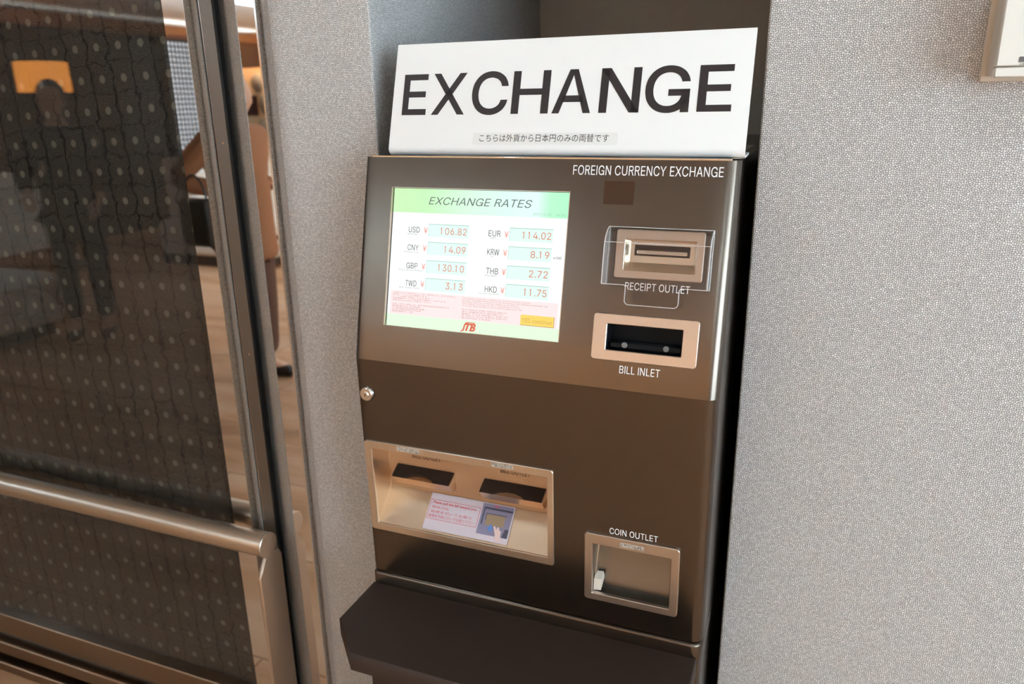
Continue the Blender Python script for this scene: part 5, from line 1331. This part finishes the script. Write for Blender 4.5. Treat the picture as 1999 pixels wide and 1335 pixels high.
# red mark at the foot of the page
bm = bmesh.new()
add_text(bm, 'TB', UF, 0.1925, 0.2115, 0.0622, 0.0745, tw, offset=0.05, shear=0.28)
hook = [(0.1990, 0.0750), (0.1955, 0.0735), (0.1935, 0.0700), (0.1925, 0.0650), (0.1908, 0.0618), (0.1885, 0.0612), (0.1858, 0.0606), (0.1862, 0.0622),
        (0.1885, 0.0632), (0.1898, 0.0655), (0.1908, 0.0700), (0.1925, 0.0738), (0.1955, 0.0760), (0.2000, 0.0762), (0.2100, 0.0762), (0.2100, 0.0748)]
quad(bm, UF, hook, tw)
finish('page_logo', bm, M['s_logo'], screen, smooth=0, recalc=False)

# ------------------------------------------------------------------ EXCHANGE sign on top
SX0, SX1 = -0.6465, -0.0975
eS = Vector((0, 0.053, 0.166)).normalized()
SF = Frame((SX0, 1.09, 1.427), (1, 0, 0), eS, Vector((1, 0, 0)).cross(eS))
sign = thing('exchange_sign', ((SX0 + SX1) / 2, 1.12, 1.4265), 'white tilted EXCHANGE sign board standing on top of the brown machine', 'sign')
bm = bmesh.new()
TS = 0.003
prof = [(1.143, 1.593)]
outer = [SF.p(0, 0.1745, 0), SF.p(0, 0.012, 0)]
# rolled foot
cR = 0.010
c0 = SF.p(0, 0.012, -cR)
ang = math.atan2(SF.n.z, SF.n.y)
pts_o = [SF.p(0, 0.1745, 0)]
pts_i = [SF.p(0, 0.1745, -TS)]
for i in range(9):
    a = ang + math.radians(100) * i / 8
    d = Vector((0, math.cos(a), math.sin(a)))
    pts_o.append(c0 + d * cR)
    pts_i.append(c0 + d * (cR - TS))
last = pts_o[-1]
pts_o.append(Vector((0, last.y + 0.05, last.z + 0.002)))
pts_i.append(Vector((0, last.y + 0.05, last.z + 0.002 + TS)))
minz = min(p_.z for p_ in pts_o)
loops = []
for o_, i_ in zip(pts_o, pts_i):
    loops.append([(SX0, o_.y, o_.z), (SX1, o_.y, o_.z), (SX1, i_.y, i_.z), (SX0, i_.y, i_.z)])
loft(bm, loops)
finish('board', bm, M['sign'], sign, smooth=50)
lw = {'E': (0.0159, 0.0631), 'X': (0.0734, 0.1295), 'C': (0.1386, 0.1983), 'H': (0.2029, 0.2652), 'A': (0.2679, 0.3262), 'N': (0.338, 0.3967), 'G': (0.4044, 0.4661), 'E2': (0.4756, 0.5278)}
bm = bmesh.new()
B0, B1 = 0.0622, 0.1263
spans = [('E', 0.0180, 0.0605), ('X', 0.0700, 0.1270), ('C', 0.1378, 0.1972), ('H', 0.2042, 0.2632), ('A', 0.2690, 0.3280), ('N', 0.3400, 0.3985), ('G', 0.4055, 0.4680), ('E', 0.4790, 0.5250)]
for ch, a, b in spans:
    o_ = 0.0012 if ch in 'CG' else 0.0
    add_text(bm, ch, SF, a, b, B0 - o_, B1 + o_, 0.0004, face='B')
finish('sign_lettering', bm, M['black_ink'], sign, smooth=0, recalc=False)
st = box('paper_label', SF, 0.1470, 0.3722, 0.0165, 0.0338, 0.0001, 0.0005, M['label'], sign, smooth=0)
text('label_text', '\u3053\u3061\u3089\u306f\u5916\u8ca8\u304b\u3089\u65e5\u672c\u5186\u306e\u307f\u306e\u4e21\u66ff\u3067\u3059', SF, 0.1575, 0.3598, 0.0202, 0.0318, 0.0008, M['grey_ink'], st)
PZ = minz
for a, b in ((0.018, 0.080), (0.308, 0.382), (0.487, 0.545)):
    box('felt_pad', WORLD, SX0 + a, SX0 + b, 1.087, 1.12, TOPZ + 0.0025, minz + 0.0002, M['pad'], sign, smooth=0)

# ------------------------------------------------------------------ guard rail in front of the glazing
RYc, RZc, RRad = 1.1090, 0.6235, 0.0265
rail = thing('guard_rail', (-1.8, RYc, 0.0), 'round steel guard rail on flat posts in front of the dark glazing', 'guard rail')
bm = bmesh.new()
cylinder(bm, (-3.3, RYc, RZc), (1, 0, 0), RRad, 3.3 - 1.0105, 48)
finish('rail_tube', bm, M['steel'], rail)
bm = bmesh.new()
cylinder(bm, (-1.0108, RYc, RZc), (1, 0, 0), RRad + 0.0008, 0.0055, 48, edge=0.0012)
tag(finish('end_cap', bm, M['satin'], rail), 'flat disc closing the tube')
for x in (-1.0180, -2.35, -3.28):
    bm = bmesh.new()
    prof = [(1.0790, 0.0), (1.0790, 0.557), (1.1040, 0.598), (1.1400, 0.598), (1.1510, 0.580), (1.1510, 0.0)]
    sheet(bm, [(x, y, z) for y, z in prof], 0.008, (1, 0, 0))
    bmesh.ops.bevel(bm, geom=list(bm.edges), offset=0.0006, segments=1, affect='EDGES')
    finish('post', bm, M['satin'], rail)

# ------------------------------------------------------------------ wall control box at the top right
ctl = thing('wall_control_box', (0.20, WY, 1.518), 'white control box with a small scale window on the silver wall', 'control box')
box('back_plate', FRONT, 0.1705, 0.2950, 1.5170, 1.6500, -WY, -(WY - 0.006), M['beige_plastic'], ctl, 0.001)
box('housing', FRONT, 0.1765, 0.2890, 1.5235, 1.6420, -(WY - 0.006), -(WY - 0.050), M['beige_plastic'], ctl, 0.001)
cover = bmesh.new()
add_box(cover, FRONT, 0.1762, 0.2893, 1.5330, 1.6425, -(WY - 0.050), -(WY - 0.062), 0.0012)
add_box(cover, FRONT, 0.1762, 0.2893, 1.5210, 1.5322, -(WY - 0.050), -(WY - 0.062), 0.0012)
finish('cover', cover, M['white_plastic'], ctl)
bm = bmesh.new()
cylinder(bm, (0.1755, WY - 0.054, 1.5250), (1, 0, 0), 0.0045, 0.006, 20)
finish('hinge', bm, M['white_plastic'], ctl)
win_ = box('scale_window', FRONT, 0.1985, 0.2400, 1.5372, 1.5432, -(WY - 0.0615), -(WY - 0.0625), mat('grey scale window', srgb(92, 90, 92), 0.3), ctl, smooth=0)
text('scale_number', '19', FRONT, 0.2003, 0.2042, 1.5337, 1.5362, -(WY - 0.0626), M['grey_ink'], ctl)

# ------------------------------------------------------------------ lobby furniture seen in the mirrors and the glass
M['sofa'] = mat('white leatherette', srgb(232, 228, 220), 0.45, noise=0.03, nscale=20)
M['sofa_base'] = mat('dark sofa plinth', srgb(58, 48, 42), 0.5)
M['shade'] = emit('orange lamp shade', (1.0, 0.36, 0.06, 1), LAMP_GLOW)
M['lattice'] = mat('dark lattice timber', srgb(34, 30, 30), 0.5)
M['paper'] = mat('white screen paper', srgb(232, 240, 248), 0.7)
M['skin'] = mat('skin', srgb(214, 168, 142), 0.5)
M['hair'] = mat('black hair', srgb(26, 22, 20), 0.5)
M['tan_coat'] = mat('tan cloth', srgb(156, 104, 70), 0.85)
M['black_coat'] = mat('black cloth', srgb(28, 28, 32), 0.85)
M['trousers'] = mat('dark cloth', srgb(34, 34, 40), 0.85)
M['grey_trousers'] = mat('brown cloth', srgb(92, 62, 48), 0.85)
M['leather'] = mat('black leather', srgb(20, 20, 22), 0.35)
M['stone'] = mat('grey stone', srgb(150, 146, 138), 0.8, noise=0.2, nscale=8)
M['frame_dark'] = mat('dark picture', srgb(60, 36, 32), 0.5)

for ya, yb, sa, sb, n, lab in ((-2.22, 0.62, -1.36, 0.62, 2, 'white sofa with channelled back nearest the glazing, reflected in the dark glass'),
                       (-6.95, -3.9, -6.95, -3.5, 2, 'white sofa with channelled back by the lattice screen, reflected in mirror trim')):
    sofa = thing('sofa', (-5.6, (ya + yb) / 2, 0), lab, 'sofa', 'white lobby sofas')
    box('plinth', WORLD, -6.2, -4.95, sa + 0.05, sb - 0.05, 0.0, 0.10, M['sofa_base'], sofa, smooth=0)
    for i in range(n):
        d = (sb - sa) / n
        box('seat', WORLD, -6.2, -4.85, sa + d * i, sa + d * (i + 1) - 0.01, 0.10, 0.44, M['sofa'], sofa, 0.04)
    bm = bmesh.new()
    for i in range(5):
        z0 = 0.40 + i * 0.125
        add_box(bm, WORLD, -6.42, -5.98 - 0.02 * i, ya, yb, z0, z0 + 0.121, 0.02)
    finish('channelled_back', bm, M['sofa'], sofa)

scr = thing('lattice_screen', (-7.85, -6.2, 0), 'tall dark lattice screen with pale backing at the far wall', 'screen')
bm = bmesh.new()
LY0, LY1, LZ0_, LZ1_ = -6.95, -5.55, 0.8, 2.34
n1, n2 = 22, 24
for i in range(n1 + 1):
    y = LY0 + (LY1 - LY0) * i / n1
    add_box(bm, WORLD, -7.87, -7.84, y - 0.008, y + 0.008, LZ0_, LZ1_)
for i in range(n2 + 1):
    z = LZ0_ + (LZ1_ - LZ0_) * i / n2
    add_box(bm, WORLD, -7.885, -7.855, LY0, LY1, z - 0.010, z + 0.010)
finish('lattice', bm, M['lattice'], scr, smooth=0)
bm = bmesh.new()
for y in (LY0, LY1):
    add_box(bm, WORLD, -7.91, -7.83, y - 0.03, y + 0.03, 0, LZ1_ + 0.02)
add_box(bm, WORLD, -7.91, -7.83, LY0, LY1, 0.74, 0.80)
finish('screen_frame', bm, M['lattice'], scr, smooth=0)
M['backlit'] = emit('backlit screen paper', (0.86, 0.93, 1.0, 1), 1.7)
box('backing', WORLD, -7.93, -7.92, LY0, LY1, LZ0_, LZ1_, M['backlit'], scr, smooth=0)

lamp = thing('floor_lamp', (-6.95, -3.15, 0), 'floor lamp with a glowing orange drum shade, seen in the dark glass', 'lamp')
bm = bmesh.new()
cylinder(bm, (-6.95, -3.15, 0), (0, 0, 1), 0.18, 0.03, 32, edge=0.006)
finish('base', bm, M['leather'], lamp)
bm = bmesh.new()
cylinder(bm, (-6.95, -3.15, 0.03), (0, 0, 1), 0.014, 1.75, 16)
finish('pole', bm, M['leather'], lamp)
bm = bmesh.new()
cylinder(bm, (-6.95, -3.15, 1.68), (0, 0, 1), 0.23, 0.27, 48, 0.225)
finish('lamp_shade', bm, M['shade'], lamp)

art = thing('wall_picture', (-7.9, -7.18, 1.40), 'small dark picture on the warm rear wall', 'picture')
box('canvas', WORLD, -8.02, -7.78, -7.199, -7.175, 1.40, 1.68, M['frame_dark'], art, smooth=0)
for x, z, r_, lab in ((-7.72, 1.86, 0.13, 'round grey stone ornament highest on the warm rear wall'), (-7.60, 1.56, 0.15, 'grey stone ornament beside the small dark picture'),
                      (-7.66, 1.24, 0.14, 'grey stone ornament lowest on the warm rear wall')):
    bm = bmesh.new()
    b2 = bmesh.ops.create_uvsphere(bm, u_segments=20, v_segments=12, radius=1)
    for v in b2['verts']:
        v.co = Vector((x + v.co.x * r_ * 0.85, -7.165 + v.co.y * 0.035, z + v.co.z * r_ + 0.03 * r_ * math.sin(5 * v.co.x)))
    tag(finish('stone_ornament', bm, M['stone']), lab, 'ornament', 'stone ornaments on the rear wall')

# ------------------------------------------------------------------ people, seen only as reflections


def skin_mesh(name, chains, material, parent, sub=2):
    """chains: list of [(x,y,z,r), ...]; the first chain's first vertex is the root; a chain may start with an int index"""
    me = bpy.data.meshes.new(name)
    verts, edges, rad = [], [], []
    for ch in chains:
        prev = None
        for item in ch:
            if isinstance(item, int):
                prev = item
                continue
            verts.append(item[:3])
            rad.append(item[3] if isinstance(item[3], tuple) else (item[3], item[3]))
            if prev is not None:
                edges.append((prev, len(verts) - 1))
            prev = len(verts) - 1
    me.from_pydata(verts, edges, [])
    o = bpy.data.objects.new(name, me)
    COL.objects.link(o)
    m = o.modifiers.new('skin', 'SKIN')
    m.use_smooth_shade = True
    sv = me.skin_vertices[0].data
    for i, r in enumerate(rad):
        sv[i].radius = r
    sv[0].use_root = True
    s = o.modifiers.new('sub', 'SUBSURF')
    s.levels = sub
    s.render_levels = sub
    dg = bpy.context.evaluated_depsgraph_get()
    dg.update()
    nm = bpy.data.meshes.new_from_object(o.evaluated_get(dg))
    bpy.data.objects.remove(o)
    nm.materials.append(material)
    o = bpy.data.objects.new(name, nm)
    COL.objects.link(o)
    if parent:
        attach(o, parent)
    return o


def head(bm, c, s, face):
    """egg head with nose, ears; face = unit direction in plan"""
    f = Vector((face[0], face[1], 0)).normalized()
    r = Vector((f.y, -f.x, 0))
    c = Vector(c)
    rings = []
    for i in range(1, 12):
        t = math.pi * i / 12
        z = math.cos(t)
        rr = math.sin(t) ** 0.85
        row = []
        for j in range(20):
            a = 2 * math.pi * j / 20
            ca, sa = math.cos(a), math.sin(a)
            wd = 0.074 * (1 - 0.18 * max(0, -z))
            dp = 0.095 * (1 - 0.10 * max(0, -z))
            p_ = c + f * (ca * dp * rr) + r * (sa * wd * rr) + Vector((0, 0, z * 0.118))
            if ca > 0.94 and -0.45 < z < 0.15:
                p_ += f * 0.018 * (1 - abs(z + 0.2) / 0.4 if abs(z + 0.2) < 0.4 else 0)
            if abs(ca) < 0.85 and abs(z) < 0.12 and ca > 0.3:
                p_ -= f * 0.006
            row.append(p_)
        rings.append(row)
    loft(bm, rings)
    for s_ in (-1, 1):
        b2 = bmesh.ops.create_uvsphere(bm, u_segments=10, v_segments=8, radius=0.03)
        for v in b2['verts']:
            q = v.co.copy()
            v.co = c + r * (s_ * 0.074 + q.x * 0.35) + f * (q.y * 0.6 - 0.005) + Vector((0, 0, q.z * 0.95 - 0.005))


def hand_chains(wx, d, up):
    """five finger chains from the wrist point along direction d"""
    d = Vector(d).normalized()
    side = d.cross(Vector(up)).normalized()
    wx = Vector(wx)
    out = [[tuple(wx) + (0.024,), tuple(wx + d * 0.045) + ((0.034, 0.018),), tuple(wx + d * 0.085) + ((0.036, 0.016),)]]
    fingers = []
    for i, (o_, l) in enumerate(((-0.028, 0.062), (-0.010, 0.076), (0.009, 0.072), (0.027, 0.056))):
        b = wx + d * 0.08 + side * o_
        n_ = Vector(up).normalized()
        fingers.append([tuple(b) + (0.009,), tuple(b + d * l * 0.5 - n_ * 0.006) + (0.0085,), tuple(b + d * l - n_ * 0.022) + (0.0075,)])
    b = wx + d * 0.03 - side * 0.026
    fingers.append([tuple(b) + (0.011,), tuple(b + d * 0.03 - side * 0.022) + (0.010,), tuple(b + d * 0.056 - side * 0.026) + (0.008,)])
    return out, fingers


def person(label, loc, yaw, coat, legs, coat_len, pose, height=1.66):
    root = thing('person', loc, label, 'person')
    k = height / 1.70
    cs, sn = math.cos(yaw), math.sin(yaw)

    def G(x, y, z):
        return Vector((loc[0] + (x * cs - y * sn) * k, loc[1] + (x * sn + y * cs) * k, z * k))

    def V(x, y, z, r):
        p_ = G(x, y, z)
        rr = tuple(q * k for q in r) if isinstance(r, tuple) else r * k
        return (p_.x, p_.y, p_.z, rr)

    up = Vector((0, 0, 1))
    # body: one continuous surface, pelvis first
    ch = [[V(0, 0, 0.90, (0.15, 0.10)), V(0, 0, 1.10, (0.13, 0.09)), V(0, 0.0, 1.30, (0.16, 0.10)), V(0, 0, 1.42, (0.10, 0.08)), V(0, 0.01, 1.50, 0.052), V(0, 0.015, 1.56, 0.05)]]
    for s in (-1, 1):
        ch.append([0, V(s * 0.09, 0, 0.82, 0.082), V(s * 0.10, 0.01, 0.48, 0.056), V(s * 0.10, -0.01, 0.28, 0.05), V(s * 0.10, -0.02, 0.09, 0.036), V(s * 0.11, 0.08, 0.045, 0.035), V(s * 0.11, 0.14, 0.035, 0.03)])
    arms = []
    for s, (el, wr) in zip((-1, 1), pose):
        arms.append([V(s * 0.17, 0, 1.39, 0.056), V(*el, 0.044), V(*wr, 0.028)])
        ch.append([2] + arms[-1])
    body = skin_mesh('body', ch, M['skin'], root)
    bm = bmesh.new()
    fdir = (-sn, cs)
    head(bm, G(0, 0.03, 1.60), k, fdir)
    tmp = bpy.data.meshes.new('head')
    bm.to_mesh(tmp)
    bm.free()
    # join head and hands into the body surface
    bm = bmesh.new()
    bm.from_mesh(body.data)
    bm.from_mesh(tmp)
    for s, (el, wr) in zip((-1, 1), pose):
        e_, w_ = G(*el), G(*wr)
        pal, fing = hand_chains(w_, w_ - e_, (0, 0, 1) if abs((w_ - e_).normalized().z) < 0.8 else (cs, sn, 0))
        for c_ in pal + fing:
            h = skin_mesh('hand', [c_], M['skin'], None, 1)
            bm.from_mesh(h.data)
            bpy.data.objects.remove(h)
    for f in bm.faces:
        f.smooth = True
    bm.to_mesh(body.data)
    bm.free()
    # hair
    bm = bmesh.new()
    c = G(0, 0.012, 1.625)
    b2 = bmesh.ops.create_uvsphere(bm, u_segments=20, v_segments=14, radius=1)
    for v in b2['verts']:
        x, y, z = v.co
        cut = z
        if y > 0.35 and z < 0.45:
            y, z = 0.35 * y, max(z, 0.45)
        v.co = Vector((c.x + (x * 0.088 * cs - y * 0.108 * sn) * k, c.y + (x * 0.088 * sn + y * 0.108 * cs) * k, c.z + z * (0.118 if z > 0 else 0.15) * k))
    finish('hair', bm, M['hair'], body)
    # coat: torso, sleeves, skirt
    ct_ = [[V(0, 0, 1.0, (0.20, 0.14)), V(0, 0, 1.18, (0.18, 0.13)), V(0, 0, 1.33, (0.20, 0.13)), V(0, 0, 1.44, (0.11, 0.09))],
           [0, V(0, 0, coat_len + 0.12, (0.21, 0.15)), V(0, 0, coat_len, (0.215, 0.155))]]
    for a_, (el, wr) in zip((-1, 1), pose):
        e_, w_ = Vector(el), Vector(wr)
        m_ = e_ + (w_ - e_) * 0.92
        ct_.append([2, V(a_ * 0.18, 0, 1.39, 0.075), V(*el, 0.062), V(*m_, 0.045)])
    skin_mesh('coat', ct_, coat, body)
    tr = [[V(0, 0, 0.90, (0.165, 0.115))]]
    for s in (-1, 1):
        tr.append([0, V(s * 0.09, 0, 0.80, 0.096), V(s * 0.10, 0.01, 0.48, 0.072), V(s * 0.10, -0.01, 0.13, 0.062)])
    skin_mesh('trousers', tr, legs, body)
    for s in (-1, 1):
        skin_mesh('shoe', [[V(s * 0.105, -0.05, 0.045, 0.042), V(s * 0.108, 0.05, 0.04, 0.045), V(s * 0.11, 0.15, 0.034, 0.034)]], M['leather'], body)
    return root


p1 = person('person in black coat and dark trousers across the lobby, reflected in the dark glass', (-4.62, -1.35, 0), math.radians(-35), M['black_coat'], M['trousers'], 0.72,
            (((-0.27, -0.02, 1.13), (-0.20, 0.16, 1.02)), ((0.27, -0.02, 1.13), (0.22, 0.14, 0.98))), 1.66)
p2 = person('person in tan coat with bent arm beside a black bag, reflected in mirror trim', (-2.89, -1.0, 0), math.radians(-90), M['tan_coat'], M['grey_trousers'], 0.70,
            (((-0.24, -0.22, 1.17), (-0.17, 0.06, 1.13)), ((0.24, -0.16, 1.16), (0.16, 0.12, 1.12))), 1.66)
bag = thing('shoulder_bag', (-2.80, -0.60, 0.86), 'black leather bag under the tan coated arm', 'bag')
fb = Frame((-2.80, -0.58, 0.86), (1, 0, 0), (0, 0, 1), (0, -1, 0))
bm = bmesh.new()
add_box(bm, fb, -0.09, 0.09, 0.0, 0.23, -0.035, 0.035, 0.012)
finish('bag_body', bm, M['leather'], bag)
bm = bmesh.new()
ring = []
loops = []
for i in range(13):
    a = math.pi * i / 12
    c_ = fb.p(0.07 * math.cos(a), 0.22 + 0.12 * math.sin(a), 0)
    t_ = (fb.eu * -math.sin(a) + fb.ev * math.cos(a)).normalized()
    n_ = t_.cross(fb.n)
    loops.append([c_ + (n_ * math.cos(b) + fb.n * math.sin(b)) * 0.006 for b in [2 * math.pi * j / 8 for j in range(8)]])
loft(bm, loops)
finish('bag_handle', bm, M['leather'], bag)
